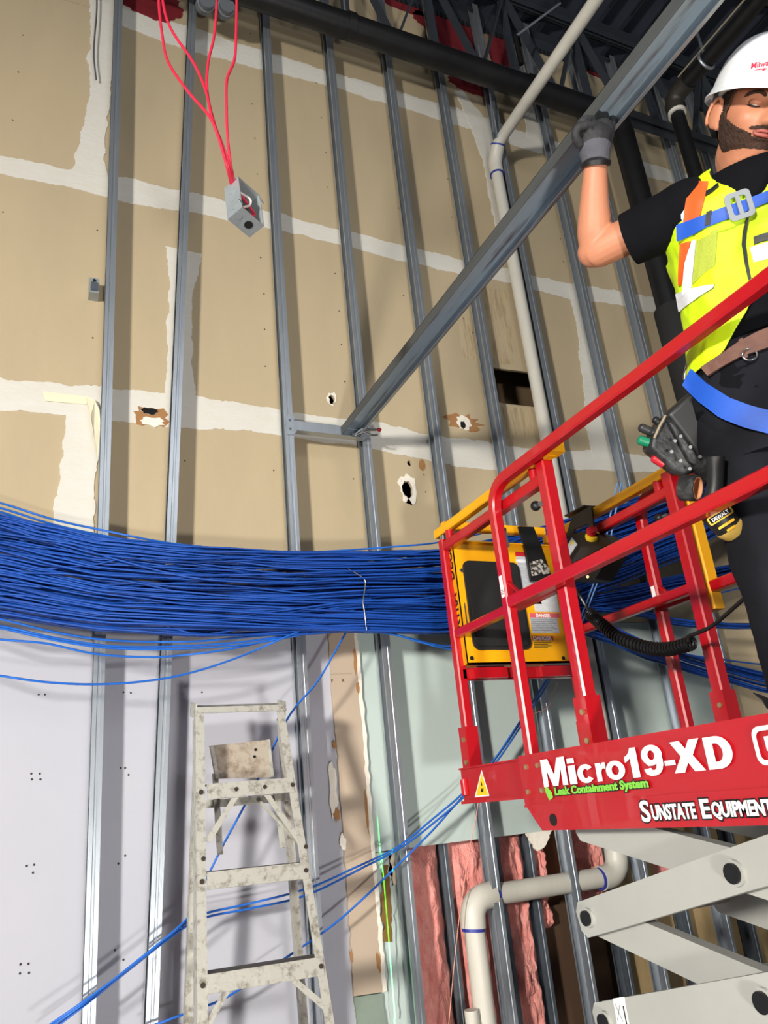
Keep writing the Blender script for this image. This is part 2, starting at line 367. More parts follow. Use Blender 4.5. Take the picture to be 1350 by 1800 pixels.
lp = wp([(620, 1752), (626, 1800), (632, 1900)]); rp = wp([(668, 1745), (676, 1800), (690, 1900)])
vs, fs, L, Rr = ragged(lp, rp, WY-.016, .015, None, '', 5)
tag(link('drywall_offcut', vs, fs, M('green_offcut', (138, 152, 138), .85, 0, (3, .4))), 'short grey-green drywall offcut below the tan strip', 'drywall offcut')
# ragged board remnants right of the strip
REM = M('board_remnant', (176, 160, 132), .9, 0, (6, .5))
for i, (lpx, rpx, lab, m_) in enumerate((
    ([(668, 1500), (672, 1560), (676, 1650), (684, 1790)], [(684, 1496), (690, 1560), (693, 1650), (699, 1790)], 'narrow torn green board remnant beside the opening to the pink insulation', GREEN),
    ([(681, 1500), (683, 1530), (687, 1556)], [(701, 1497), (704, 1530), (705, 1553)], 'small pale drywall scrap hanging above the pink insulation', M('pale_scrap', (214, 200, 176), .9, 0, (4, .4))))):
    vs, fs, L, Rr = ragged(wp(lpx), wp(rpx), WY-.012, .011, None, '', 20+i, .012)
    tag(link('board_remnant', vs, fs, m_), lab, 'board remnant')
vs, fs, L, Rr = ragged(wp([(672, 1520), (668, 1580), (672, 1655)]), wp([(680, 1520), (684, 1580), (687, 1655)]), WY-.0155, .003, None, '', 31, .012)
tag(link('paper_remnant', vs, fs, M('brown_kraft', (128, 96, 46), .9, 0, (8, .4))), 'brown kraft paper remnant left of the pink insulation', 'paper')

# ---------------------------------------------------------------- front studs: C sections, open side left, flange to the room
def cstud(name, p, q, mat, depth=.066, fl=.041, lip=.010, t=.0016, ribs=True):
    """p, q: front-left edge of the flange at bottom and top; opens to the left"""
    p = Vector(p); q = Vector(q); x = Vector((1, 0, 0)); y = Vector((0, 1, 0))
    pr = [(0, lip), (0, 0), (fl*.36, 0), (fl*.42, .0022), (fl*.58, .0022), (fl*.64, 0), (fl, 0), (fl, depth*.3), (fl-.003, depth*.36), (fl-.003, depth*.64), (fl, depth*.7), (fl, depth), (0, depth), (0, depth-lip)]
    inn = [(t, depth-lip), (t, depth-t), (fl-t, depth-t), (fl-t, depth*.7), (fl-t-.003, depth*.64), (fl-t-.003, depth*.36), (fl-t, depth*.3), (fl-t, t), (fl*.64, t), (fl*.58, .0022+t), (fl*.42, .0022+t), (fl*.36, t), (t, t), (t, lip)]
    n = len(pr); vs = []
    for e in (p, q):
        for u, v in pr+inn: vs.append(e+x*u+y*v)
    m = 2*n; fs = [(i, (i+1) % m, m+(i+1) % m, m+i) for i in range(m)]
    for base, fl_ in ((0, 1), (m, 0)):
        for i in range(n-1):
            f = (base+i, base+i+1, base+m-2-i, base+m-1-i); fs.append(f if fl_ else f[::-1])
    return link(name, vs, fs, mat)
ords = ['leftmost tall steel stud, standing at the left edge of the picture', 'second tall steel stud from the left, leaning slightly out of plumb', 'third tall steel stud from the left, left end of the short blocking', 'fourth tall steel stud from the left, behind the end of the held channel', 'fifth tall steel stud from the left, left of the torn hole in the wall', 'sixth tall steel stud from the left, crossing the rectangular hole in the wall', 'seventh tall steel stud from the left, just right of the white drain pipe', 'eighth tall steel stud from the left, left of the elbow of the worker', 'ninth tall steel stud from the left, behind the forearm of the worker', 'tenth tall steel stud from the left, beside the black insulated riser', 'eleventh tall steel stud from the left, behind the thin black drop pipe', 'twelfth tall steel stud from the left, beside the ear of the worker', 'thirteenth tall steel stud from the left, at the right edge behind the worker']
sx = [(.230, .178), (.385, .615), (1.02, 1.016), (1.41, 1.418), (1.812, 1.822), (2.215, 2.2), (2.605, 2.585), (3.03, 3.015), (3.42, 3.41), (3.82, 3.82), (4.22, 4.22), (4.62, 4.62), (5.02, 5.02)]
for (xb, xt), lab in zip(sx, ords):
    o = cstud('metal_stud', (xb, SY, 0), (xt, SY, ZC-.03), GALV); tag(o, lab, 'stud', 'tall steel wall studs')
b = B(); b.bb((XL, SY-.003, 0), (6, SY+.07, .0015)); b.bb((XL, SY-.003, 0), (6, SY-.0015, .03)).out('bottom_track', GALV)
bpy.data.objects['bottom_track']['kind'] = 'structure'

# rear studs inside the opening, batts between them
rearx = [xw(778, 1640), xw(860, 1640), xw(985, 1700), 2.62, 3.0, 3.4]
labs = ['inner steel stud between the pink batts, left of the lower drain pipe bend', 'inner steel stud hidden behind the front stud crossing the lower drain pipe', 'inner steel stud at the right side of the pink batts', 'inner steel stud behind the scissor arms, left one', 'inner steel stud behind the scissor arms, middle one', 'inner steel stud behind the scissor arms, right one']
rearx = [aY(772, 1560, 3.30).x, aY(848, 1560, 3.30).x+.05, aY(925, 1560, 3.30).x, 2.52, 2.92, 3.32]
rear = []
for x_, lab in zip(rearx, labs):
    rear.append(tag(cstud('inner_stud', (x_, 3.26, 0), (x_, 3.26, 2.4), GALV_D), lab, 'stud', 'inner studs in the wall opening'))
BATT = M('pink_fibreglass', (240, 168, 158), .95, 0, (14, .8), (70, 1), col2=(206, 112, 104), stretch=(1.6, 1, .8))
def batt(x0, x1, z0, z1, y, lab, seed):
    nx, nz = 34, 90; vs = []; fs = []
    for j in range(nz+1):
        for i in range(nx+1):
            u = i/nx; v = j/nz; x = x0+(x1-x0)*u; z = z0+(z1-z0)*v
            e = min(1, min(u, 1-u)*5)*min(1, min(v, 1-v)*14+.15)
            q = Vector((x*9+seed, z*6, seed)); d = .028*noise.noise(q)+.02*noise.noise(q*2.7)+.011*noise.noise(q*6.5)
            d += -.014*abs(noise.noise(Vector((x*38, z*22, seed))))-.010*abs(noise.noise(Vector((x*80, z*55, seed+4))))
            jit = .012*noise.noise(Vector((0 if u < .5 else 9, z*16, seed)))*(1 if u in (0, 1) else .3)
            vs.append((x+jit, y+.05-e*.05-d*e, z))
    for j in range(nz):
        for i in range(nx):
            a = j*(nx+1)+i; fs.append((a, a+1, a+nx+2, a+nx+1))
    n = len(vs); ring = [i for i in range(nx+1)]+[j*(nx+1)+nx for j in range(1, nz+1)]+[nz*(nx+1)+i for i in range(nx-1, -1, -1)]+[j*(nx+1) for j in range(nz-1, 0, -1)]
    for i in ring: vs.append((vs[i][0], 3.44, vs[i][2]))
    k = len(ring)
    for i in range(k): fs.append((ring[i], n+i, n+(i+1) % k, ring[(i+1) % k]))
    o = link('insulation_batt', vs, fs, BATT, smooth=True); return tag(o, lab, 'insulation', 'pink insulation batts')
xo = aY(696, 1600, 3.24).x
batt(xo-.06, rearx[0]-.0, .0, ZG+.01, 3.245, 'wide pink fibreglass batt left of the lower drain pipe', 1)
batt(rearx[0]+.045, rearx[1], .0, ZG+.02, 3.27, 'narrow pink fibreglass batt right behind the vertical lower drain pipe', 2)
batt(rearx[1]+.02, rearx[2], .0, ZG+.02, 3.25, 'pink fibreglass batt under the horizontal drain pipe', 3)
batt(rearx[2]+.045, rearx[2]+.13, 1.12, ZG+.02, 3.29, 'small torn pink batt scrap right of the opening', 4)
batt(aY(1022, 1500, 3.3).x, aY(1082, 1500, 3.3).x, 1.2, 1.70, 3.30, 'pink batt tuft behind the pipe elbow under the lift platform', 5)
batt(aY(1148, 1510, 3.3).x, aY(1200, 1510, 3.3).x, 1.1, 1.70, 3.30, 'pink batt scrap seen under the right end of the lift platform', 6)
# ragged gypsum under the green board, plywood strips right of the batts
vs, fs, L, Rr = ragged(wp([(925, 1462), (935, 1482), (945, 1496)]), wp([(975, 1456), (967, 1470), (958, 1490)]), WY+.002, .012, None, '', 41, .02)
tag(link('board_remnant', vs, fs, GYP), 'broken white gypsum corner hanging below the green board', 'board remnant')
PLY = M('tan_board', (178, 152, 108), .85, 0, (4, .5), None, stretch=(3, 3, .6))
b = B().bb((rearx[2]+.06, 3.36, 0), (rearx[3], 3.375, 1.2)); tag(b.out('dark_backer_board', M('dark_backer', (74, 52, 34), .9)), 'dark brown backer board right of the pink batts', 'board')
for x0, x1, lab in ((rearx[3]+.06, rearx[3]+.20, 'tan board strip behind the left scissor arm end'), (rearx[3]+.25, rearx[4], 'second tan board strip behind the scissor arms'), (rearx[4]+.06, rearx[5], 'third tan board strip behind the scissor arms'), (rearx[5]+.06, 4.6, 'wide tan board at the right behind the scissor arms')):
    tag(B().bb((x0, 3.33, 0), (x1, 3.345, 1.68)).out('board_strip', PLY), lab, 'board')
# ---------------------------------------------------------------- joist, pipes under the deck
JY = 3.0
jo = empty('bar_joist', (2, JY, 6.1), 'dark grey open-web steel joist running along the wall under the roof deck', 'joist')
def angle(b, z, up):
    for s in (-1, 1):
        b.bb((-.6, JY+s*.012-(.05 if s < 0 else 0), z), (7.5, JY+s*.012+(.05 if s > 0 else 0), z+.005))
        b.bb((-.6, JY+s*.012-.0025, min(z, z+up*.05)), (7.5, JY+s*.012+.0025, max(z, z+up*.05)))
b = B(); angle(b, 6.165, 1); b.out('bottom_chord', STEELD, jo)
b = B(); angle(b, ZC-.008, -1); b.out('top_chord', STEELD, jo)
n0 = aY(843, 108, JY).x; k = 0
for i in range(-5, 12):
    x0 = n0+i*.62
    for s in (-1, 1):
        B().bar((x0+s*.02, JY, 6.18), (x0+s*.31, JY, ZC-.03), .012, .055, (0, 1, 0)).out('web_member', STEELD, jo)
    B().bar((x0+.31, JY+.03, 6.18), (x0+.31, JY+.03, ZC-.03), .04, .04, (0, 1, 0)).out('web_post', STEELD, jo)
# ledger with a toothed closure strip on the wall head
lg = empty('deck_ledger', (2, WY-.03, ZC-.1), 'dark steel ledger angle with a toothed closure strip at the wall head', 'ledger')
B().bb((-.6, WY-.012, ZC-.15), (7.5, WY-.002, ZC-.01)).out('ledger_angle', STEELD, lg)
b = B()
for i in range(150):
    x = 1.2+i*.035; b.bb((x, WY-.018, ZC-.16), (x+.016, WY-.012, ZC-.12))
o = b.out('closure_teeth', M('teeth_black', (20, 21, 24), .8), lg); o['kind'] = 'stuff'
B().bb((-.6, WY-.06, ZC-.012), (7.5, WY-.012, ZC-.004)).out('ledger_leg', STEELD, lg)
# second joist nearer the room, high right
j2 = empty('cross_beam', (3, 2.2, ZC-.2), 'dark roof purlin crossing the ceiling deck in front of the joist', 'purlin')
B().bb((-1, 2.28, ZC-.09), (8, 2.36, ZC-.082)).out('lower_flange', STEELD, j2); B().bb((-1, 2.315, ZC-.09), (8, 2.325, ZC)).out('web', STEELD, j2)

pm = empty('sprinkler_main', (2, 2.93, 6.0), 'large black sprinkler main pipe running along the wall below the joist', 'pipe')
B().cyl((-.7, 2.93, 6.03), (aY(1100, 240, 2.95).x-.1, 2.94, 6.03), .075, 24).out('pipe', BLACKP, pm, 40)
for px in (620, 936): 
    x = aY(px, 100 if px < 700 else 175, 2.93).x; B().cyl((x-.025, 2.93, 6.03), (x+.025, 2.93, 6.03), .079, 24).out('coupling', BLACKP, pm, 40)
for px in (611, 850, 920):
    x = aY(px, 60 if px < 700 else 130, 2.93).x
    B().cyl((x, 2.93, 6.1), (x, 2.93, 6.26), .006, 8).out('hanger_rod', GALV, pm, 40)
x = aY(920, 130, 2.86).x; B().cyl((x, 2.86, 6.12), (x-.02, 2.84, 6.34), .017, 12).out('stub_nipple', BLACKP, pm, 40)
tag(B().cyl((x-.02, 2.84, 6.34), (x+.3, 2.7, 6.62), .008, 8).out('sway_brace_rod', GALV, None, 40), 'slender steel rod slanting up from the black sprinkler main', 'rod')
# grey couplings high left, above the red wires
for px, lab in ((363, 'round grey pipe end beside the black main, left one'), (398, 'round grey pipe end beside the black main, right one')):
    c = aY(px, 4 if px < 380 else 12, 2.99)
    e = empty('pipe_stub', c, lab, 'pipe end')
    B().cyl(c+Vector((0, .06, .05)), c+Vector((0, .0, 0)), .05, 20).out('stub', M('stub_grey', (112, 116, 122), .6), e, 40); B().cyl(c+Vector((0, .005, 0)), c+Vector((0, -.02, -.008)), .042, 20).out('cap', M('stub_cap', (92, 96, 102), .6), e, 40)

# white drain: horizontal run from the room, elbow, drop along the wall
dp = empty('drain_pipe', (2.54, 3.14, 3), 'long white PVC drain pipe bending from the ceiling down along the wall', 'pipe')
PX, PYY, PR = 2.55, 3.145, .037
ze = 5.50
BLUEM = M('blue_primer', (52, 60, 150), .5)
hp = aY(884, 272, PYY); zt = hp.z+.06
B().cyl((PX+.0, PYY, 1.9), (PX-.01, PYY, zt-.20), PR, 22).out('pipe', PVC, dp, 40)
arc = [Vector((PX-.01, PYY-.11*(1-math.cos(a)), zt-.20+.13*math.sin(a))) for a in [i*math.pi/24 for i in range(0, 7)]]
d45 = (arc[-1]-arc[-2]).normalized()
arc2 = [arc[-1]+Vector((0, 0, 0))]
B().tube([arc[0]-Vector((0, 0, .05))]+arc+[arc[-1]+d45*.05], PR+.008, 22).out('elbow', PVC, dp, 40)
st = arc[-1]+d45*.03
end = Vector((PX+.02, -1.0, st.z+.03)); zz = st+d45*.03
B().tube([st, zz, Vector((PX+.01, zz.y-.08, zz.z+.035)), Vector((PX+.01, 1.5, zz.z+.04)), end], PR, 22).out('pipe', PVC, dp, 40)
B().cyl(arc[0]-Vector((0, 0, .058)), arc[0]-Vector((0, 0, .05)), PR+.009, 22).out('primer_ring', BLUEM, dp, 40)
B().cyl(arc[-1]+d45*.046, arc[-1]+d45*.056, PR+.009, 22).out('primer_ring', BLUEM, dp, 40)
text('pipe_print', 'BORA', M('print_black', (40, 40, 44), .6), dp, aY(921, 215, 2.86)+Vector((-.0, -.03, 0)), (0, -1, 0), (-.6, 0, -.8), .028)
c = arc[-1]+d45*.10
B().cyl(c-d45*.012, c+d45*.012, PR+.004, 20).out('strap', GALV_D, dp, 40)
B().cyl(c+Vector((-.03, .01, .04)), (aY(850, 105, 3.05).x, 3.03, 6.17), .006, 8).out('threaded_rod', GALV, dp, 40)
# lower run inside the wall opening
ld = empty('lower_drain_pipe', (2, 3.2, .5), 'white PVC drain pipe with two elbows in front of the pink insulation', 'pipe')
LY = 3.165; a = aY(1078, 1470, LY); e1 = aY(1079, 1536, LY); e2 = aY(842, 1574, LY); bt = aY(850, 1800, LY)
zh = (aY(960, 1558, LY)).z; xa = aY(1082, 1500, LY).x; xb = aY(832, 1620, LY).x; rr = .043
def elbow(cx, cz, sx, sz):
    """quarter bend from vertical (x=cx) to horizontal (z=cz)"""
    R_ = .075; return [Vector((cx+sx*R_*(1-math.cos(t)), LY, cz-sz*R_+sz*R_*math.sin(t))) for t in [i*math.pi/16 for i in range(9)]]
pl_ = elbow(xb, zh, 1, 1); pr_ = elbow(xa, zh, -1, -1)
B().cyl((xb, LY, 0), pl_[0], rr, 24).out('pipe', PVC, ld, 40); B().cyl(pl_[-1], pr_[-1], rr, 24).out('pipe', PVC, ld, 40); B().cyl(pr_[0], (xa, LY, 1.78), rr, 24).out('pipe', PVC, ld, 40)
for q in (pl_, pr_):
    B().tube([q[0]+(q[0]-q[1]).normalized()*.035]+q+[q[-1]+(q[-1]-q[-2]).normalized()*.035], rr+.009, 24).out('elbow', PVC, ld, 40)
    for e, g in ((q[0], q[1]), (q[-1], q[-2])):
        d = (e-g).normalized(); B().cyl(e+d*.033, e+d*.048, rr+.0045, 24).out('primer_ring', BLUEM, ld, 40)
c = aY(828, 1775, 3.14); tag(B().cyl((c.x, 3.14, 0), (c.x, 3.14, c.z), .028, 20).out('pipe_stub', PVC, None, 40), 'short open white pipe stub beside the lower drain pipe', 'pipe')

# black riser, sprinkler branch and drop at the right
RI = aY(1112, 300, 2.95)
ri = empty('black_riser', (RI.x, 2.95, 2), 'thick black riser pipe with an insulated lower half behind the worker', 'pipe')
B().tube([(RI.x, 2.95, 4.3), (RI.x, 2.95, 5.9), (RI.x-.01, 2.95, 5.97), (RI.x-.04, 2.945, 6.02), (RI.x-.1, 2.94, 6.03)], .075, 22).out('pipe', BLACKP, ri, 40)
B().cyl((RI.x+.02, 2.95, aY(1255, 800, 2.95).z), (RI.x+.01, 2.95, aY(1180, 545, 2.95).z), .105, 24).out('insulation_sleeve', M('rubber_insulation', (30, 30, 31), .85), ri, 40)
sb = empty('sprinkler_branch', (3.6, 2.6, 5.8), 'black sprinkler branch pipe with elbow and vertical drop beside the hard hat', 'pipe')
E0 = aY(1182, 168, 2.6); x, z = E0.x, E0.z
B().cyl((x+.02, 2.54, z), (x+.02, -1.5, z), .05, 20).out('branch', BLACKP, sb, 40)
B().tube([Vector((x+.02, 2.48, z)), Vector((x+.02, 2.56, z)), Vector((x+.02, 2.60, z-.02)), Vector((x+.02, 2.62, z-.06)), Vector((x+.02, 2.62, z-.12))], .062, 20).out('elbow', M('cast_fitting', (70, 66, 60), .5, .4, (10, .5)), sb, 40)
B().cyl((x+.02, 2.62, z-.145), (x+.02, 2.62, z-.115), .058, 20).out('white_collar', M('thread_seal_white', (225, 222, 212), .6), sb, 40)
B().cyl((x+.02, 2.62, 2.6), (x+.02, 2.62, z-.13), .045, 20).out('drop', BLACKP, sb, 40)
cy = 2.6-.28
B().tube([Vector((x+.02+.062*math.cos(t), cy, z+.062*math.sin(t))) for t in [i*math.pi/10 for i in range(-12, 6)]], .010, 8).out('clevis_hanger', GALV, sb, 40)
B().cyl((x+.02, cy, z+.05), (x+.02, cy, ZC), .010, 8).out('hanger_rod', GALV, sb, 40)
tag(B().cyl((x-.03, 2.5, z+.045), (x-.03, -1.2, z+.05), .006, 8).out('conduit_wire', M('tan_wire', (150, 140, 118), .5), None, 40), 'thin tan wire strung along the black sprinkler branch', 'wire')

# ---------------------------------------------------------------- hanging junction box with red wires
RED = M('red_wire', (205, 40, 66), .45); JG = M('box_zinc', (168, 176, 178), .42, .45, (8, .5), (30, .1), col2=(132, 140, 144))
Hh, Ww, Dd = .130, .084, .056
# box axes fitted to the three edges that meet at its nearest corner
vz = (CR*-.173+CU*.848+FW*.5).normalized(); vx = (CR*.581-CU*.455+FW*.62); vx = (vx-vz*vx.dot(vz)).normalized()
vy = CR*-.714-CU*.457+FW*.53; vy = vz.cross(vx) if vz.cross(vx).dot(vy) > 0 else vx.cross(vz); sgn = 1
JB = aD(426, 364, 2.1)+vz*(Hh/2)+vx*(Ww/2)+vy*(Dd/2)
jb = empty('junction_box', JB, 'galvanised square junction box hanging open-faced on red wires', 'junction box')
def jp(u, v, t): return JB+vx*u+vz*v+vy*t
def plate6(name, c, ex, ey, ez, mat, par):
    b_ = B(); vs = [c+vx*(ex*i)+vz*(ey*j)+vy*(ez*k2) for k2 in (-.5, .5) for j in (-.5, .5) for i in (-.5, .5)]
    return b_.add(vs, [(0, 2, 3, 1), (4, 5, 7, 6), (0, 1, 5, 4), (2, 6, 7, 3), (0, 4, 6, 2), (1, 3, 7, 5)]).out(name, mat, par)
plate6('back', jp(0, 0, Dd/2*sgn), Ww, Hh, .002, JG, jb)
for s in (-1, 1):
    plate6('side', jp(s*Ww/2, 0, 0), .002, Hh, Dd, JG, jb); plate6('side', jp(0, s*Hh/2, 0), Ww, .002, Dd, JG, jb)
for (u, v, du) in ((-Ww/2-.001, .03, 0), (-Ww/2-.001, -.004, 0), (-Ww/2-.001, -.036, 0)):
    c = jp(u, v, 0); B().cyl(c-vx*.0015, c+vx*.001, .013, 18).out('knockout', JG, jb)
c = jp(.01, -Hh/2-.001, 0); B().cyl(c-vz*.001, c+vz*.001, .0125, 18).out('knockout_hole', M('hole_black', (8, 8, 8), .9), jb)
c = jp(-.032, -Hh/2-.001, 0); B().cyl(c-vz*.001, c+vz*.001, .012, 18).out('knockout', JG, jb)
for u, v in ((-.05, -.05), (.05, .05)): B().bar(jp(u*.86, v*.86, -Dd/2*sgn), jp(u, v, -Dd/2*sgn), .016, .0016, vy).out('screw_tab', JG, jb)
b = B()
B().tube(spline([jp(-.02, .05, .0), jp(.01, .02, -.005*sgn), jp(.03, -.015, -.01*sgn), jp(.0, -.035, -.01*sgn), jp(-.025, -.005, 0), jp(.0, .02, .01*sgn)], 8), .004, 8).out('wire_loop', RED, jb, 40)
B().tube(spline([jp(-.03, .03, -.01*sgn), jp(0, .012, -.024*sgn), jp(.0, -.01, -.02*sgn), jp(-.02, -.03, -.012*sgn)], 8), .0035, 8).out('white_wire', M('white_wire', (215, 200, 196), .5), jb, 40)
JT = jp(-.035, Hh/2-.004, .006)
wires = [([(280, -60), (279, 0), (285, 60), (296, 110), (330, 160), (368, 205), (385, 245), (398, 290)], 'red wire hanging farthest left above the junction box'),
         ([(284, -60), (286, 0), (300, 50), (340, 110), (362, 160), (372, 205), (388, 250), (401, 292)], 'red wire second from the left above the junction box'),
         ([(382, -60), (381, 0), (377, 60), (366, 110), (364, 160), (376, 215), (390, 252), (404, 292)], 'red wire dropping straight then bending, third from the left'),
         ([(416, -60), (416, 0), (415, 60), (412, 105), (399, 140), (398, 190), (400, 240), (406, 292)], 'red wire hanging farthest right above the junction box')]
for i, (pp, lab) in enumerate(wires):
    pp = [(pp[0][0], -260)]+pp
    pts = [aD(px, py, 2.13+.35*max(0, (200-py)/260)+.004*i) for px, py in pp]+[JT+vx*(i*.006)]
    tag(B().tube(spline(pts, 6), .0042, 8).out('red_wire', RED, None, 40), lab, 'wire', 'red wires to the junction box')
# small box and dangling cable on the wall
c = aY(165, 505, 3.17); e = empty('outlet_box', (c.x, 3.2, c.z-.04), 'small grey metal box fixed to the wall left of the first stud', 'electrical box')
B().bb((c.x-.02, 3.155, c.z-.04), (c.x+.022, 3.22, c.z+.04)).out('body', JG, e); B().bb((c.x-.014, 3.145, c.z-.03), (c.x+.016, 3.156, c.z+.012)).out('clamp', GALV_D, e)
B().cyl((c.x, 3.15, c.z+.026), (c.x, 3.156, c.z+.026), .007, 12).out('hole', MATS['hole_black'], e)
tag(B().tube(spline([aY(170, -30, 3.19), aY(170, 20, 3.19), aY(165, 90, 3.19), aY(169, 140, 3.19)], 8), .004, 8).out('grey_cable', M('grey_cable', (80, 78, 82), .6), None, 40), 'short dark grey cable hanging over the mud joint at the top left', 'cable')

# ---------------------------------------------------------------- blocking, held channel, locking clamp
zb = aY(580, 758, SY-.004).z
e = empty('stud_blocking', (1.24, SY, zb), 'short horizontal steel blocking channel between the third and fourth studs', 'blocking')
x0, x1 = 1.062, 1.41
B().bb((x0, SY-.006, zb-.036), (x1, SY-.0045, zb+.036)).out('web', GALV, e)
B().bb((x0, SY-.006, zb+.0345), (x1, SY+.034, zb+.036)).out('flange', GALV, e); B().bb((x0, SY-.046, zb-.036), (x1, SY-.006, zb-.0345)).out('flange', GALV, e)
B().bb((x0-.04, SY-.003, zb-.04), (x0+.002, SY-.0015, zb+.06)).out('end_tab', GALV, e)
for dz in (-.01, .035): B().cyl((x0-.02, SY-.006, zb+dz), (x0-.02, SY-.003, zb+dz), .006, 10).out('screw', GALV_D, e)
BMZ, BMX = 3.429, 1.296
WEB_LIT = M('channel_web_lit', (176, 194, 206), .42, .45, (3.2, 1), (60, .08), col2=(96, 62, 58), stretch=(9, .55, 9), thr=.60, edge=.09)  # bluish lit look of the web put into its colour, plus rust streaks
e = empty('held_channel', (BMX, 1.5, BMZ-.041), 'long steel U-channel reaching from the wall over the glove of the worker', 'metal channel')
ya, yb = .05, SY-.012
B().bb((BMX, ya, BMZ-.042), (BMX+.0018, yb, BMZ)).out('leg', M('channel_leg_shaded', (92, 95, 95), .6, .4, (4, .4), None, stretch=(4, .6, 4)), e)  # same steel as the web, its shaded look put into a darker colour
B().bb((BMX, ya, BMZ-.0018), (BMX+.094, yb, BMZ)).out('web', WEB_LIT, e)
B().bb((BMX+.0922, ya, BMZ-.042), (BMX+.094, yb, BMZ)).out('leg', GALV, e)
B().bb((BMX+.082, ya, BMZ-.042), (BMX+.094, yb, BMZ-.0402)).out('lip', GALV, e)
cp = aY(648, 760, SY-.05)
e = empty('locking_pliers', cp, 'chrome locking pliers with a red tip clamping the channel to the stud', 'clamp')
CHR = M('chrome', (200, 200, 198), .22, 1)
B().tube(spline([cp+Vector((-.07, 0, -.02)), cp+Vector((-.04, -.01, .005)), cp+Vector((0, -.012, .008)), cp+Vector((.035, -.012, .012))], 6), [.008]*6+[.010]*6+[.007]*7, 10).out('upper_handle', CHR, e, 40)
B().tube(spline([cp+Vector((-.07, 0, -.024)), cp+Vector((-.03, -.01, -.012)), cp+Vector((.01, -.012, -.02)), cp+Vector((.04, -.012, -.016))], 6), .0055, 10).out('lower_handle', CHR, e, 40)
B().sphere(cp+Vector((.052, -.012, .014)), (.013, .010, .010)).out('adjuster_tip', M('red_plastic', (170, 20, 34), .4), e, 60)
B().cyl(cp+Vector((.03, -.012, .011)), cp+Vector((.045, -.012, .0135)), .005, 10).out('adjuster_screw', CHR, e)
B().box(cp+Vector((-.075, .006, -.024)), (.03, .014, .022)).out('jaw', CHR, e)

# ---------------------------------------------------------------- blue data cables
BLUE = M('blue_cable', (22, 78, 170), .42, 0, (3, .6), None, col2=(12, 50, 124)); BLUE2 = M('blue_cable_bright', (36, 104, 200), .4)
def interp(T, x):
    if x <= T[0][0]: return T[0][1]
    for (a, b_), (c_, d) in zip(T, T[1:]):
        if x <= c_:
            t = (x-a)/(c_-a); t = t*t*(3-2*t)*.35+t*.65; return b_+(d-b_)*t
    return T[-1][1]
def strands(name, top, bot, n, xa, xb, seed, lab, yb=2.95, ys=.06, wob=.08, r=.0044, step=26, cross=.35):
    R_ = rnd(seed); bl = B()
    for i in range(n):
        s0 = R_.random(); ph = R_.uniform(0, 6.3); ph2 = R_.uniform(0, 6.3); far = R_.random() < .42; am = wob*R_.uniform(.2, 1)*(1.8 if far else .55); lam = R_.uniform(600, 1500); dr = R_.gauss(0, cross)*(1.0 if far else .3); s0 = s0 if far else (round(s0*17)+R_.gauss(0, .28))/17
        oy = R_.uniform(-ys, ys); pts = []
        nn = int((xb-xa)/step)
        for k in range(nn+1):
            px = xa+(xb-xa)*k/nn; u = k/nn
            s = s0+am*math.sin(px/lam*6.28+ph)+.012*math.sin(px/230+ph2)+dr*(u-.5)
            s = abs(s) if s < 0 else s; s = 2-s if s > 1 else s; s = min(1, max(0, s))
            py = interp(top, px)*(1-s)+interp(bot, px)*s
            pts.append(aY(px, py, yb+oy+.02*math.sin(px/160+ph2)))
        bl.tube(pts, r, 5, cap=False)
    o = bl.out(name, BLUE); o.data.polygons.foreach_set('use_smooth', [True]*len(o.data.polygons)); o['kind'] = 'stuff'
    return tag(o, lab, 'cables')
top1 = [(-640, 640), (-360, 765), (-120, 862), (0, 902), (90, 922), (180, 942), (350, 960), (520, 970), (640, 970), (780, 964), (900, 940), (1000, 912), (1100, 880), (1180, 850), (1280, 805), (1400, 745)]
bot1 = [(-640, 800), (-360, 965), (-120, 1068), (0, 1084), (100, 1100), (180, 1110), (350, 1118), (520, 1116), (640, 1108), (780, 1112), (860, 1098), (950, 1075), (1000, 1058), (1080, 1030), (1180, 990), (1280, 930), (1400, 855)]
strands('cable_bundle', top1, bot1, 155, -640, 1400, 11, 'dense sagging bundle of blue data cables strung across the wall', ys=.085)
strands('cable_bundle', [(-120, 960), (200, 1030), (560, 1050), (780, 1055), (1000, 1045), (1100, 1030), (1200, 1008), (1300, 988), (1420, 965)], [(-120, 1060), (200, 1100), (560, 1110), (780, 1112), (1000, 1085), (1100, 1070), (1200, 1042), (1300, 1018), (1420, 990)], 46, -120, 1420, 12, 'middle strand group of blue cables passing behind the mid rail of the lift', 2.93, .05)
strands('cable_bundle', [(-120, 1000), (200, 1060), (560, 1080), (780, 1085), (980, 1070), (1060, 1095), (1150, 1132), (1250, 1160), (1350, 1183), (1450, 1200)], [(-120, 1060), (200, 1105), (560, 1112), (780, 1116), (980, 1100), (1060, 1128), (1150, 1165), (1250, 1195), (1350, 1222), (1450, 1240)], 30, -120, 1450, 13, 'lower strand group of blue cables dropping to the right behind the coiled cord', 2.9, .04)
strands('cable_bundle', [(950, 1062), (1060, 1060), (1130, 1074), (1200, 1088), (1300, 1096), (1450, 1092)], [(950, 1080), (1060, 1078), (1130, 1086), (1200, 1104), (1300, 1108), (1450, 1104)], 9, 950, 1450, 14, 'thin strand group of blue cables crossing the lowest part of the yellow post', 2.92, .03)
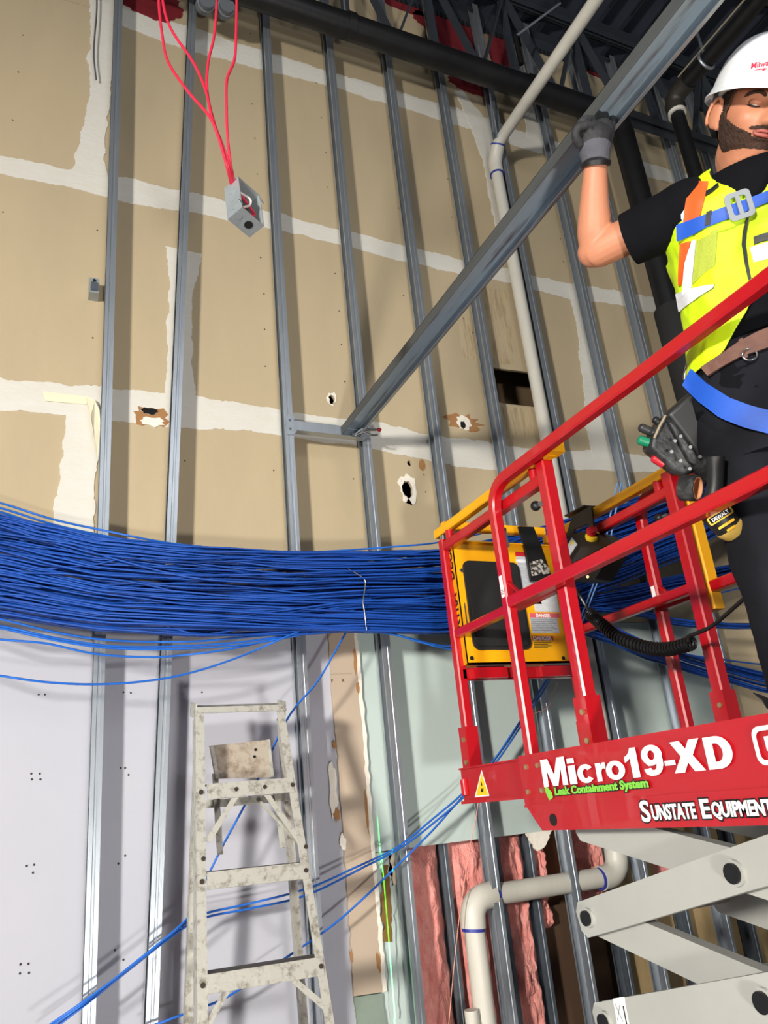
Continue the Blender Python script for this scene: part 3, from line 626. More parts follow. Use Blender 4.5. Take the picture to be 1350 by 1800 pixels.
loose = [([(-80, 868), (0, 884), (90, 912), (180, 932), (300, 955), (420, 966), (560, 972)], 'uppermost loose blue cable above the left end of the bundle', 2.98),
 ([(-80, 880), (0, 893), (90, 921), (180, 941), (300, 962), (430, 972), (600, 978)], 'second loose blue cable above the left end of the bundle', 2.97),
 ([(-80, 892), (0, 900), (90, 930), (200, 952), (330, 968), (500, 974)], 'third loose blue cable above the left end of the bundle', 2.96),
 ([(380, 966), (480, 970), (560, 970), (680, 962), (780, 952), (900, 925)], 'single blue cable along the top of the bundle left of the yellow rail', 2.96),
 ([(-80, 1076), (0, 1088), (100, 1112), (200, 1126), (330, 1128), (430, 1120), (560, 1108)], 'loose blue cable just under the left of the bundle', 2.93),
 ([(-80, 1090), (0, 1100), (100, 1122), (200, 1136), (310, 1136), (430, 1128), (540, 1110), (640, 1090)], 'second loose blue cable sagging under the bundle', 2.92),
 ([(-80, 1094), (0, 1104), (100, 1126), (190, 1139), (300, 1141), (430, 1133), (540, 1114)], 'third loose blue cable sagging under the bundle', 2.91),
 ([(-80, 1112), (0, 1124), (80, 1131), (165, 1149), (250, 1155), (320, 1152), (420, 1138), (520, 1112), (640, 1076)], 'loose blue cable hanging well below the bundle, second lowest', 2.92),
 ([(-80, 1178), (0, 1188), (80, 1199), (165, 1203), (250, 1198), (330, 1184), (420, 1155), (520, 1112), (600, 1080), (660, 1055)], 'lowest loose blue cable sagging below the bundle at the left', 2.90),
 ([(640, 1112), (680, 1113), (720, 1122), (760, 1132), (800, 1136), (860, 1130)], 'loose blue cable dipping below the bundle left of the red post', 2.92),
 ([(640, 1110), (690, 1115), (740, 1129), (790, 1141), (850, 1142)], 'lower loose blue cable dipping below the bundle left of the red post', 2.9),
 ([(700, 1020), (642, 1058), (600, 1126), (560, 1195), (510, 1256), (470, 1335), (432, 1412), (395, 1480), (368, 1534), (340, 1590), (322, 1622), (200, 1722), (90, 1800), (60, 1822)], 'long blue cable slanting from the wire tie down behind the ladder', 2.99),
 ([(1000, 1130), (950, 1212), (905, 1282), (865, 1340), (812, 1396), (760, 1440), (700, 1488), (620, 1527), (540, 1562), (440, 1588), (360, 1606), (320, 1628), (240, 1690), (160, 1754), (80, 1812)], 'upper of two parallel blue cables running behind the ladder to the lower left', 3.06),
 ([(1004, 1132), (954, 1216), (908, 1288), (868, 1345), (814, 1402), (768, 1442), (708, 1488), (640, 1524), (540, 1573), (440, 1597), (360, 1613), (310, 1640), (230, 1702), (150, 1766), (70, 1826)], 'lower of two parallel blue cables running behind the ladder to the lower left', 3.07),
 ([(998, 1136), (945, 1222), (895, 1300), (850, 1360), (800, 1415), (760, 1460), (700, 1520), (640, 1578), (580, 1630), (490, 1692), (400, 1752), (340, 1776), (250, 1810)], 'steep blue cable crossing the tan strip and the ladder foot region', 3.08),
 ([(318, 1632), (345, 1596), (362, 1560)], 'short blue cable end beside the left ladder rail', 3.0),
 ([(1085, 850), (1070, 920), (1060, 985), (1042, 1030), (1022, 1082), (1010, 1110)], 'pale blue cable hanging across the bundle right of the control box', 2.84),
 ([(1092, 850), (1078, 920), (1066, 985), (1048, 1030), (1028, 1082), (1012, 1118)], 'second pale blue cable hanging across the bundle right of the control box', 2.84),
 ([(1120, 1140), (1200, 1150), (1260, 1158), (1340, 1168), (1420, 1172)], 'thin blue cable above the lower right strand group', 2.95),
 ([(1250, 1046), (1300, 1034), (1350, 1022), (1420, 1010)], 'thin blue cable under the red rail at the right', 2.95)]
for pp, lab, y in loose:
    if pp[0][0] == -80: pp = [(-620, pp[0][1]-215), (-330, pp[0][1]-95)]+pp
    tag(B().tube(spline([aY(a_, b_, y) for a_, b_ in pp], 6), .0042, 6).out('data_cable', BLUE2 if 'pale' not in lab else M('pale_blue_cable', (120, 160, 214), .4), None, 60), lab, 'cable', 'loose blue cables')
tag(B().tube(spline([aY(a_, b_, 2.86) for a_, b_ in ((612, 1000), (626, 1008), (640, 1018), (642, 1030), (639, 1050), (638, 1062), (641, 1078), (644, 1108))], 5), .0028, 6).out('tie_wire', M('tie_wire', (150, 150, 150), .35, .9), None, 60), 'thin twisted steel tie wire gathering the blue bundle', 'wire')
tag(B().tube(spline([aY(a_, b_, 3.1) for a_, b_ in ((842, 1400), (836, 1440), (826, 1490), (812, 1580), (803, 1650), (796, 1720), (789, 1800), (786, 1840))], 5), .0018, 6).out('pink_string', M('pink_string', (232, 160, 140), .7), None, 60), 'thin pink string hanging in front of the insulation', 'string')
tag(B().tube(spline([aY(a_, b_, 3.1) for a_, b_ in ((980, 1200), (965, 1240), (945, 1252), (920, 1264))], 5), .0016, 6).out('pink_string', MATS['pink_string'], None, 60), 'thin pink string curling behind the lift end rail', 'string')

# ---------------------------------------------------------------- stepladder
LY0, LK = 2.80, .27
LT = aY(364, 1253, LY0)
def lp_(px, py, off=0):
    d = ray(px, py); t = (LY0+off+LK*(CAM.z-LT.z)-CAM.y)/(d.y-LK*d.z); return CAM+d*t
ALU = M('ladder_aluminium', (180, 178, 168), .5, .35, (34, .7), (50, .2), col2=(98, 88, 72), thr=.585, edge=.08)
RIV = M('rivet_dark', (60, 50, 44), .5, .4)
ladn = Vector((0, -1, LK)).normalized(); ladu = Vector((0, LK, 1)).normalized()
L0, L1 = lp_(352, 1256), lp_(357, 1800); R0, R1 = lp_(493, 1248), lp_(580, 1800)
def ext(a, b_, z): return a+(b_-a)*((z-a.z)/(b_.z-a.z))
L1, R1 = ext(L0, L1, .0), ext(R0, R1, .0)
lad = empty('stepladder', ((L1.x+R1.x)/2, L1.y, 0), 'worn paint-spattered aluminium stepladder standing by the wall below the cables', 'ladder')
def rail(p, q_, side, par, mat=ALU, w_=.028, d=.062, tip=0):
    """channel rail: face toward the room, legs going back"""
    u = (q_-p).normalized(); x = u.cross(ladn).normalized()
    if x.x < 0: x = -x
    b_ = B(); b_.extr([(-w_/2, 0), (w_/2, 0), (w_/2, .003), (-w_/2+.003 if side < 0 else w_/2, .003)] if 0 else [(-w_/2, 0), (w_/2, 0), (w_/2, .003), (-w_/2, .003)], p, q_, x, -ladn)
    s = -1 if side < 0 else 1
    e_ = s*w_/2; b_.extr([(e_-.0015, .003), (e_+.0015, .003), (e_+.0015, d), (e_-.0015, d)], p, q_, x, -ladn)
    return b_.out('rail', mat, par)
rail(L0, L1, -1, lad); rail(R0, R1, 1, lad)
def cross(y0, y1, xl, xr): return lp_(xl, y0), lp_(xr, y1)
steps = [((364, 1392), (516, 1380)), ((364, 1549), (541, 1530)), ((364, 1731), (568, 1698)), ((364, 1950), (604, 1900)), ((364, 2200), (645, 2140))]
for i, (a_, b_) in enumerate(steps):
    p, q_ = lp_(*a_), lp_(*b_); f = B().bar(p+ladn*.002, q_+ladn*.002, .004, .05, ladu).out('step', ALU, lad)
    back = Vector((0, .075, 0)); t_ = B(); up_ = ladu*.025
    t_.poly([p+up_, q_+up_, q_+up_+back, p+up_+back], (0, 0, -.004)); t_.out('tread', M('tread_dark', (96, 92, 86), .7, .3, (20, .6)), f)
    for e_, o_ in ((p, L0+(L1-L0)*((p.z-L0.z)/(L1.z-L0.z))), (q_, R0+(R1-R0)*((q_.z-R0.z)/(R1.z-R0.z)))):
        B().cyl(o_+ladn*.001, o_+ladn*.005, .0075, 12).out('rivet', RIV, lad)
# cap
tp, tq = lp_(345, 1250), lp_(502, 1245)
B().poly([tp+ladn*.004, tq+ladn*.004, tq+Vector((0, .10, .03)), tp+Vector((0, .10, .03))], (0, 0, .004)).out('top_cap', ALU, lad)
B().bar(tp+ladn*.006, tq+ladn*.006, .004, .022, ladu).out('cap_front', ALU, lad)
B().bar(tp+ladn*.0, tp+Vector((0, .10, .02)), .004, .05, (0, 0, 1)).out('cap_side', ALU, lad); B().bar(tq, tq+Vector((0, .10, .02)), .004, .05, (0, 0, 1)).out('cap_side', ALU, lad)
# diagonal braces under the first step
for a_, b_ in (((416, 1398), (366, 1478)), ((468, 1394), (535, 1490)), ((400, 1740), (366, 1800)), ((516, 1722), (572, 1770))):
    B().bar(lp_(*a_)-ladn*.004, lp_(*b_)-ladn*.004, .0035, .018, ladn.cross(lp_(*b_)-lp_(*a_))).out('brace', ALU, lad)
for px, py in ((415, 1388), (465, 1384), (357, 1510), (537, 1489)): B().cyl(lp_(px, py)+ladn*.004, lp_(px, py)+ladn*.007, .007, 12).out('rivet', RIV, lad)
# bucket shelf and rear frame
OB = .11
sp = [lp_(px, py, OB) for px, py in ((368, 1311), (475, 1300), (482, 1366), (378, 1369))]
sh = B().poly(sp, (0, .004, 0)).out('bucket_shelf', M('shelf_dirty', (176, 164, 148), .6, .3, (18, .8), (60, .2), col2=(118, 96, 78), thr=.55, edge=.1), lad)
B().bar(sp[0]+Vector((.008, -.003, 0)), sp[3]+Vector((.008, -.003, 0)), .012, .004, (0, 1, 0)).out('shelf_edge', ALU, sh); B().bar(sp[1]+Vector((-.008, -.003, 0)), sp[2]+Vector((-.008, -.003, 0)), .012, .004, (0, 1, 0)).out('shelf_edge', ALU, sh)
for px, py in ((449, 1318), (447, 1330)): c = lp_(px, py, OB); B().cyl(c-Vector((0, .004, 0)), c, .005, 12).out('shelf_hole', MATS['hole_black'], sh)
for a_, b_ in (((378, 1360), (387, 1502)), ((484, 1370), (497, 1490))): B().bar(lp_(*a_, OB+.012), lp_(*b_, OB+.012), .020, .006, (0, 1, 0)).out('shelf_arm', ALU, lad)
B().bar(lp_(362, 1414, OB+.04), lp_(522, 1400, OB+.04), .004, .026, ladu).out('rear_bar', ALU, lad)
B().bar(lp_(456, 1408, OB), lp_(538, 1496, OB), .004, .012, ladn.cross(lp_(538, 1496)-lp_(456, 1408))).out('brace', ALU, lad)
rk = -.16
def rear_leg(px): 
    t0 = lp_(px, 1262, .10); return t0, Vector((t0.x+(-.06 if px < 430 else .12), t0.y+.0+.20, 0))
for px in (350, 494):
    t0, t1 = rear_leg(px); t1.y = min(t1.y, 3.085); B().bar(t0, t1, .026, .03, (0, 1, 0)).out('rear_rail', ALU, lad)

# ---------------------------------------------------------------- laser level behind the camera's right, throwing the green line
lv = empty('laser_level', (1.02, -.2, 0), 'small laser level on a tripod throwing a thin green vertical line', 'laser level')
ld_ = Vector((.342, 3.4, 0)).normalized(); ls_ = Vector((ld_.y, -ld_.x, 0)); LO = Vector((1.02, -.2, 1.0))
for s in (-1, 1):
    B().box(LO+ld_*.1+ls_*(s*(.03+.00007)), (.06, .001, .12), Matrix((ls_, ld_, Vector((0, 0, 1)))).transposed()).out('slit_plate', BLACK, lv)
    B().box(LO+ld_*.02+ls_*(s*.062), (.004, .16, .12), Matrix((ls_, ld_, Vector((0, 0, 1)))).transposed()).out('housing_side', M('laser_yellow', (220, 180, 30), .5), lv)
B().box(LO+ld_*.02+Vector((0, 0, .062)), (.128, .16, .004), Matrix((ls_, ld_, Vector((0, 0, 1)))).transposed()).out('housing_top', MATS['laser_yellow'], lv); B().box(LO+ld_*.02+Vector((0, 0, -.062)), (.128, .16, .004), Matrix((ls_, ld_, Vector((0, 0, 1)))).transposed()).out('housing_base', BLACK, lv)
for k in range(3):
    a = k*2.094; B().cyl(LO+Vector((0, 0, -.064)), Vector((1.02+.3*math.cos(a), -.2+.3*math.sin(a), .01)), .011, 10).out('tripod_leg', BLACK, lv)
# ---------------------------------------------------------------- scissor lift (long axis along Y, square to the wall)
LR = M('lift_red', (178, 8, 22), .33, 0, (26, .9), (18, .05), col2=(236, 214, 208), thr=.735, edge=.01, coat=.4)
LRD = M('lift_red_skirt', (174, 10, 24), .38, 0, (5, .3), None, col2=(168, 10, 22), coat=.3)
YEL = M('lift_yellow', (246, 172, 6), .42, 0, (22, .8), (20, .05), col2=(120, 84, 20), thr=.715, edge=.01)
GREYP = M('arm_grey', (174, 174, 168), .5, 0, (3, .5), None, col2=(160, 160, 154))
PIN = M('pin_black', (24, 24, 26), .35, .4); ZINC = M('zinc_bolt', (190, 176, 130), .35, .8)
WHITE = M('decal_white', (240, 240, 238), .5); BLK = M('decal_black', (14, 14, 16), .5)
XN, XF = 1.45, 2.11
lift = empty('scissor_lift', ((XN+XF)/2, 1.36, 0), 'red and yellow scissor lift with raised platform at the right of the picture', 'scissor lift')
T = .038
def bar_(name, p, q_, mat=LR, w_=T, h=T, par=None, up=(0, 0, 1), bev=.005): return B().bar(p, q_, w_, h, up, bev).out(name, mat, par or lift)
def bent(name, pts, mat=LR, w_=T, r=.09, par=None):
    """square tube along a path with rounded corners (in a plane X = const)"""
    P = [Vector(p) for p in pts]; path = [P[0]]
    for i in range(1, len(P)-1):
        a = (P[i-1]-P[i]).normalized(); c = (P[i+1]-P[i]).normalized(); s_ = P[i]+a*r; e_ = P[i]+c*r
        for k2 in range(9):
            t = k2/8; path.append(s_*(1-t)**2+P[i]*2*t*(1-t)+e_*t*t)
    path.append(P[-1]); vs = []; fs = []; n = len(path); xx = Vector((1, 0, 0)); h = w_/2; g = .006
    pr = [(-h+g, -h), (h-g, -h), (h, -h+g), (h, h-g), (h-g, h), (-h+g, h), (-h, h-g), (-h, -h+g)]
    for i, p in enumerate(path):
        t = (path[min(i+1, n-1)]-path[max(i-1, 0)]).normalized(); yy = t.cross(xx)
        vs += [p+xx*u+yy*v for u, v in pr]
    for i in range(n-1):
        for k2 in range(8): fs.append((i*8+k2, i*8+(k2+1) % 8, i*8+8+(k2+1) % 8, i*8+8+k2))
    fs += [tuple(range(7, -1, -1)), tuple((n-1)*8+k2 for k2 in range(8))]
    return shade(link(name, vs, fs, mat, par or lift), 30)
ZT = aX(1050, 716, XN).z; ZM = aX(1050, 985, XN).z; ZS = 1.805; YM = 2.14; YE = .52
# main guardrails, near and far
for X_ in (XN, XF):
    bent('top_rail', [(X_, YM, ZS-.02), (X_, YM-.0, ZT), (X_, YE, ZT), (X_, YE, ZS-.02)], r=.11)
    bar_('mid_rail', (X_, YM-T/2, ZM), (X_, YE+T/2, ZM), bev=.004)
    bar_('post', (X_, 1.05, ZS-.02), (X_, 1.05, ZM-T/2))
    g = B().bar((X_, YM-.012, ZM+.075), (X_, YM-.075, ZM+.012), .006, .014, (1, 0, 0)).out('gusset', LR, lift)
# extension rails inside the main ones
XE0, XE1 = 1.495, 2.035
YP1, YP3 = 2.60, 1.885
zt_e = aX(862, 898, XE0).z; zm_e = aX(835, 1100, XE0).z
for X_ in (XE0, XE1):
    bar_('post', (X_, YP1, 1.72), (X_, YP1, zt_e+.012)); bar_('post', (X_, YP3, 1.70), (X_, YP3, zt_e+.045), w_=.045, h=.045)
    bar_('top_rail', (X_, YP1-T/2, zt_e-.02), (X_, YP3+.02, zt_e-.02)); bar_('mid_rail', (X_, YP1-T/2, zm_e), (X_, YP3+.02, zm_e), h=.034, w_=.034)
    for Y_ in (YP1-.055, YP3+.06):
        nb = B().cyl((X_, Y_, zt_e-.01), (X_, Y_, zt_e+.045), .018, 16).out('rail_stub', LR, lift, 40); B().cyl((X_, Y_, zt_e+.045), (X_, Y_, zt_e+.05), .0175, 16).out('stub_cap', BLK, nb, 40)
    for Y_, top in ((YP1, zt_e+.012), (YP3, zt_e+.045)):
        B().cyl((X_, Y_, top), (X_, Y_, top+.02), .015, 14).out('spring_pin', CHR, lift, 40)
    for Y_, wd in ((YP1, .052), (YP3, .056)):
        s_ = B().box((X_, Y_, 1.87), (wd, wd, .15)).out('post_sleeve', LR, lift)
        for dz in (-.05, .03): B().cyl((X_-wd/2, Y_-.01, 1.87+dz), (X_-wd/2-.008, Y_-.01, 1.87+dz), .009, 6).out('bolt', ZINC, s_)
bar_('end_rail', (XE0+T/2, YP1, zt_e-.16), (XE1-T/2, YP1, zt_e-.16))
zb_e = aY(905, 1184, YP1).z
hb = bar_('end_rail', (XE0, YP1, zb_e), (XE1, YP1, zb_e), h=.045)
for xx in (XE0+.11, XE0+.42): B().box((xx, YP1-.03, zb_e+.0), (.15, .02, .04)).out('hinge_block', LR, hb); B().cyl((xx-.06, YP1-.035, zb_e+.027), (xx+.06, YP1-.035, zb_e+.027), .007, 10).out('hinge_pin', CHR, hb, 40)
# black snap knobs on the posts
for X_, Y_, px, py in ((XE0+.035, YP1-.03, 816, 1000), (XE0-.02, YP3+.03, 938, 895), (XE1-.02, YP3+.05, 1160, 912)):
    c = Vector((X_, Y_, aX(px, py, X_).z)); B().sphere(c+Vector((-.01, .012, 0)), .017).out('snap_knob', BLK, lift, 60); B().cyl(c+Vector((0, -.02, 0)), c+Vector((-.01, .01, 0)), .008, 10).out('knob_stem', CHR, lift)
l_ = B().box((XE0+.022, YP1-.03, aX(803, 1035, XE0).z), (.016, .012, .10)).out('latch_plate', CHR, lift); B().cyl((XE0+.03, YP1-.04, aX(803, 1060, XE0).z), (XE0+.03, YP1-.04, aX(812, 1110, XE0).z), .006, 10).out('latch_rod', CHR, l_)

# yellow rails of the folded step deck
zy = aX(868, 872, XE0).z
def ybar(p, q_, w_=.036, h=.036): return bar_('yellow_rail', p, q_, YEL, w_, h, bev=.004)
zy = zt_e+.052
ybar((XE0, YP1+.045, zy), (XE0, YP3-.05, zy+.0)); ybar((XE1, YP1+.045, zy), (XE1, YP3-.05, zy))
ybar((XE0+.02, YP1+.03, 2.755), (XE1-.02, YP1+.03, 2.755), h=.035)
ybar((XE1+.078, YP3+.02, zy+.02), (XE1+.078, YP3+.02, aY(1240, 1070, YP3).z), .055, .05)
B().box((XE0, YP3-.055, zy+.012), (.06, .05, .05)).out('yellow_bracket', YEL, lift)
# folded step panel: flange frame, rubber mat, labels
yp = YP1-.045
def pp_(px, py, dy=0): return aY(px, py, yp+dy)
pn = empty('tmp', (0, 0, 0)); bpy.data.objects.remove(pn)
c0, c1, c2, c3 = pp_(797, 962), pp_(985, 940), pp_(1000, 1166), pp_(822, 1168)
xl = (c0.x+c3.x)/2-.004; xr = XE1-.045; zt_p = pp_(880, 955).z; zb_p = pp_(900, 1166).z
panel = B().bb((xl, yp, zb_p), (xr, yp+.02, zt_p)).out('step_panel', YEL, lift)
B().bb((xl, yp, zb_p), (xl+.006, yp+.085, zt_p)).out('panel_flange', YEL, panel); B().bb((xl, yp-.012, zt_p-.006), (xr, yp+.085, zt_p)).out('panel_flange', YEL, panel); B().bb((xl, yp, zb_p), (xr, yp+.085, zb_p+.006)).out('panel_flange', YEL, panel)
RUB = M('rubber_mat', (26, 26, 27), .55, 0, (9, .5), (30, .1), col2=(44, 43, 42))
def rrect(x0, x1, z0, z1, r_, n=6):
    o_ = []
    for cx, cz, a0 in ((x1-r_, z1-r_, 0), (x0+r_, z1-r_, 90), (x0+r_, z0+r_, 180), (x1-r_, z0+r_, 270)):
        for k2 in range(n+1): a = math.radians(a0+90*k2/n); o_.append((cx+r_*math.cos(a), cz+r_*math.sin(a)))
    return o_
a, d = pp_(808, 1000), pp_(934, 1142)
mat_ = B().poly([(x, yp-.008, z) for x, z in rrect(xl+.035, d.x, d.z, pp_(860, 988).z, .03)], (0, .008, 0)).out('rubber_mat', RUB, panel)
B().poly([(x, yp-.014, z) for x, z in rrect(xl+.048, d.x-.013, d.z+.013, pp_(860, 988).z-.013, .025)], (0, .007, 0)).out('mat_top', RUB, panel)
def decal(px0, py0, px1, py1, mat, name='label', dy=-.0012, par=None):
    a_, b_ = pp_(px0, py0), pp_(px1, py1); return B().bb((a_.x, yp+dy, b_.z), (b_.x, yp+dy+.001, a_.z)).out(name, mat, par or panel)
LGREY = M('label_grey', (196, 198, 202), .55, 0, (60, .7), None, col2=(120, 124, 132), stretch=(1, 1, 6)); LRED = M('label_red', (190, 30, 40), .5); LPINK = M('label_faded_red', (222, 96, 104), .5); LWH = M('label_white', (228, 228, 228), .55, 0, (40, .5), None, col2=(170, 174, 180), stretch=(1, 1, 5))
decal(906, 970, 952, 1062, LGREY); decal(905, 970, 951, 980, LRED, dy=-.0018); decal(906, 983, 944, 990, LWH, dy=-.0018)
decal(935, 1042, 984, 1076, LWH); decal(930, 1078, 984, 1113, LGREY); hd = decal(930, 1078, 984, 1086, LPINK, dy=-.0018)
decal(935, 1118, 973, 1141, M('label_yellow', (240, 180, 20), .5)); decal(935, 1118, 973, 1126, M('label_orange', (206, 84, 30), .5), dy=-.0018)
wd = pp_(975, 1085).x-pp_(940, 1085).x
text('label_text', 'DANGER', WHITE, panel, pp_(942, 1085)+Vector((0, -.0022, 0)), (1, 0, 0), (0, 0, 1), .020, .0006, width=wd*.72)
text('label_text', 'DANGER', WHITE, panel, pp_(937, 1125.5)+Vector((0, -.0022, 0)), (1, 0, 0), (0, 0, 1), .022, .0008, width=wd*.92)
for i in range(4): decal(938, 1129+i*3, 969-(i % 2)*6, 1130+i*3, M('label_print', (90, 62, 20), .6), 'label_line', -.002)
for i in range(7): decal(933, 1089+i*3.2, 980-(i*7 % 11), 1090+i*3.2, M('label_print_grey', (110, 112, 118), .6), 'label_line', -.002)
for px, py in ((829, 1157), (912, 1157), (990, 1157), (886, 975)): c = pp_(px, py); B().cyl(c+Vector((0, -.003, 0)), c+Vector((0, .001, 0)), .008, 12).out('panel_hole', BLK, panel)
# lettering on the side flange, reading upward
text('side_lettering', 'XTRA', BLK, panel, Vector((xl-.0008, yp+.012, zb_p+.135)), (0, 0, 1), (0, 1, 0), .062, .002, width=.15)
text('side_lettering', 'DECK', BLK, panel, Vector((xl-.0008, yp+.012, zb_p+.335)), (0, 0, 1), (0, 1, 0), .062, .002, width=.16)
# black hanger strap with a worn grey patch, chrome latch
c = pp_(930, 930); d = pp_(962, 1020)
hs = B().poly([pp_(912, 925, -.02), pp_(938, 926, -.02), pp_(952, 960, -.02), pp_(972, 1020, -.03), pp_(934, 1022, -.03), pp_(924, 965, -.02)], (0, .012, 0)).out('hanger_strap', BLACK, lift)
B().poly([pp_(931, 988, -.032), pp_(952, 983, -.032), pp_(966, 1000, -.032), pp_(966, 1008, -.033), pp_(936, 1012, -.033)], (0, .004, 0)).out('worn_patch', M('worn_silver', (206, 198, 188), .5, .3, (60, 1), None, col2=(40, 38, 36), thr=.5, edge=.04), hs)
lt = B().bar(pp_(886, 928, -.015), pp_(892, 962, -.015), .016, .006, (0, 1, 0)).out('latch', CHR, lift); B().cyl(pp_(887, 931, -.02), pp_(887, 931, -.012), .008, 12).out('latch_screw', PIN, lt)

# platform sides, deck, extension deck
def xz(px, py): return aX(px, py, XN-.022)
zb_s = 1.588
for X_, sgn_ in ((XN-.022, 1), (XF+.016, 1)):
    out_ = [(X_, 2.19, 1.665), (X_, 2.19, 1.808), (X_, YE-.03, 1.808), (X_, YE-.03, zb_s), (X_, 2.118, zb_s)]
    sd = B().poly(out_, (.006, 0, 0)).out('platform_side', LRD, lift)
    B().bb((X_-.003, YE-.03, 1.655), (X_, 2.19, 1.662)).out('side_crease', LRD, sd); B().bb((X_+.0065, YE-.03, 1.8), (X_+.036, 2.188, 1.8075)).out('side_lip', LRD, sd)
    if X_ < 2: side = sd
B().bb((XN-.016, YE-.03, 1.655), (XF+.016, 2.18, 1.668)).out('deck_plate', M('deck_plate', (70, 66, 64), .6, .3), lift)
B().bb((XN-.016, YE-.03, zb_s), (XF+.016, YE-.02, 1.80)).out('platform_end', LRD, lift)
B().bb((XN+.05, .6, 1.60), (XF-.05, 2.0, 1.65)).out('under_frame', M('under_frame_grey', (120, 122, 124), .6, .3), lift)
for X_ in (XE0-.03, XE1+.03):
    es = B().bb((X_-.004, 2.1, 1.685), (X_+.004, 2.632, 1.80)).out('extension_side', LRD, lift); B().bb((X_-.018 if X_ < 2 else X_, 2.1, 1.680), (X_ if X_ < 2 else X_+.018, 2.632, 1.690)).out('lower_lip', LRD, es); B().bb((X_-.012 if X_ < 2 else X_, 2.1, 1.797), (X_ if X_ < 2 else X_+.012, 2.632, 1.803)).out('upper_lip', LRD, es)
    if X_ < 2: exts = es
B().bb((XE0-.03, 2.0, 1.690), (XE1+.03, 2.63, 1.698)).out('extension_deck', MATS['deck_plate'], lift); B().bb((XE0-.03, 2.622, 1.68), (XE1+.03, 2.632, 1.80)).out('extension_end', LRD, lift)
c = aX(817, 1385, XE0-.04); B().cyl((XE0-.04, c.y, c.z-.025), (XE0-.04, c.y, c.z+.03), .014, 14).out('roller', LR, exts, 40)
# bolt plate
bp = B().bb((XN-.026, 2.055, 1.68), (XN-.022, 2.165, 1.79)).out('bolt_plate', LRD, side)
for y_, z_ in ((2.075, 1.70), (2.15, 1.70), (2.078, 1.772), (2.14, 1.772)): B().cyl((XN-.034, y_, z_), (XN-.024, y_, z_), .008, 6).out('bolt', ZINC, bp)
# decals on the side (face towards -X, text runs towards -Y)
XD = XN-.0285
def sdp(px, py): return aX(px, py, XD)
RD = (0, -1, 0); UPV = (0, 0, 1)
def sidetext(name, body, mat, p0, p1, hpx, bold, par=None, shear=0, dx=0, space=1):
    a_ = sdp(*p0); b_ = sdp(*p1); zc = (a_.z+b_.z)/2; h = sdp(p0[0], p0[1]-hpx).z-a_.z
    return text(name, body, mat, par or side, (XD+dx, a_.y, zc), RD, UPV, h/.70, bold, .001, width=a_.y-b_.y, shear=shear, space=space)
def arcp(cx, cy, rx, ry, a0, a1, n=16): return [(cx+rx*math.cos(math.radians(a0+(a1-a0)*k2/n)), cy+ry*math.sin(math.radians(a0+(a1-a0)*k2/n))) for k2 in range(n+1)]
HEAVY = {   # heavy sans capitals and small letters in a unit box, as (outline, holes)
 'M': [([(0, 0), (.2, 0), (.2, .62), (.40, 0), (.60, 0), (.8, .62), (.8, 0), (1, 0), (1, 1), (.70, 1), (.5, .38), (.30, 1), (0, 1)], [])],
 'i': [([(0, 0), (1, 0), (1, .72), (0, .72)], []), ([(0, .81), (1, .81), (1, 1), (0, 1)], [])],
 'c': [(arcp(.5, .36, .5, .37, 35, 325, 26)+arcp(.5, .36, .18, .19, 318, 42, 16), [])],
 'r': [([(0, 0), (.46, 0), (.46, .34), (.56, .46), (.72, .50), (.92, .47), (1, .70), (.80, .735), (.62, .70), (.46, .60), (.46, .72), (0, .72)], [])],
 'o': [(arcp(.5, .36, .5, .37, 0, 350, 30), [arcp(.5, .36, .20, .19, 0, 350, 24)])],
 '1': [([(.42, 0), (.95, 0), (.95, 1), (.52, 1), (.40, .86), (.22, .77), (0, .72), (0, .53), (.25, .59), (.42, .68)], [])],
 '9': [(arcp(.5, .67, .5, .34, 215, -20, 26)+[(.985, .50), (.97, .34), (.88, .16), (.74, .05), (.55, 0), (.30, 0), (.10, .08), (.03, .23), (.36, .26), (.42, .19), (.54, .18), (.64, .25), (.67, .38), (.5, .33), (.28, .33)], [arcp(.48, .67, .17, .16, 0, 350, 20)])],
 '-': [([(0, .30), (1, .30), (1, .48), (0, .48)], [])],
 'X': [([(0, 0), (.33, 0), (.5, .30), (.67, 0), (1, 0), (.69, .51), (.98, 1), (.66, 1), (.5, .72), (.34, 1), (.02, 1), (.31, .51)], [])],
 'D': [([(0, 0), (.45, 0)]+arcp(.45, .5, .55, .5, -80, 80, 18)+[(.45, 1), (0, 1)], [[(.32, .22), (.42, .22)]+arcp(.42, .5, .24, .28, -75, 75, 12)+[(.42, .78), (.32, .78)]])]}
def heavy(chs):
    for ch_, (xa_, ya_), (xb_, yb_), hpx in chs:
        a_ = sdp(xa_, ya_); b_ = sdp(xb_, yb_); h = sdp(xa_, ya_-hpx).z-a_.z; wv = a_.y-b_.y; z0 = a_.z; zs = b_.z-a_.z
        for ou, ho in HEAVY[ch_]:
            vs, fs = flat2d([(x*wv, z*h) for x, z in ou], [[(x*wv, z*h) for x, z in q_] for q_ in ho], .001)
            link('model_lettering', [(XD+v.z, a_.y-v.x, ZLET+v.y) for v in vs], fs, WHITE, side)
ZLET = sdp(1050, 1374).z
heavy([('M', (958, 1392), (1000, 1386), 49), ('i', (1004, 1385), (1016, 1383), 46), ('c', (1019, 1382), (1048, 1378), 45), ('r', (1052, 1378), (1070, 1376), 45), ('o', (1069, 1375), (1102, 1371), 46), ('1', (1104, 1368), (1127, 1364), 53), ('9', (1134, 1364), (1170, 1358), 54), ('-', (1172, 1358), (1190, 1355), 50), ('X', (1186, 1356), (1240, 1349), 56), ('D', (1246, 1349), (1292, 1342), 58)])
GRN = M('decal_green', (126, 200, 70), .5)
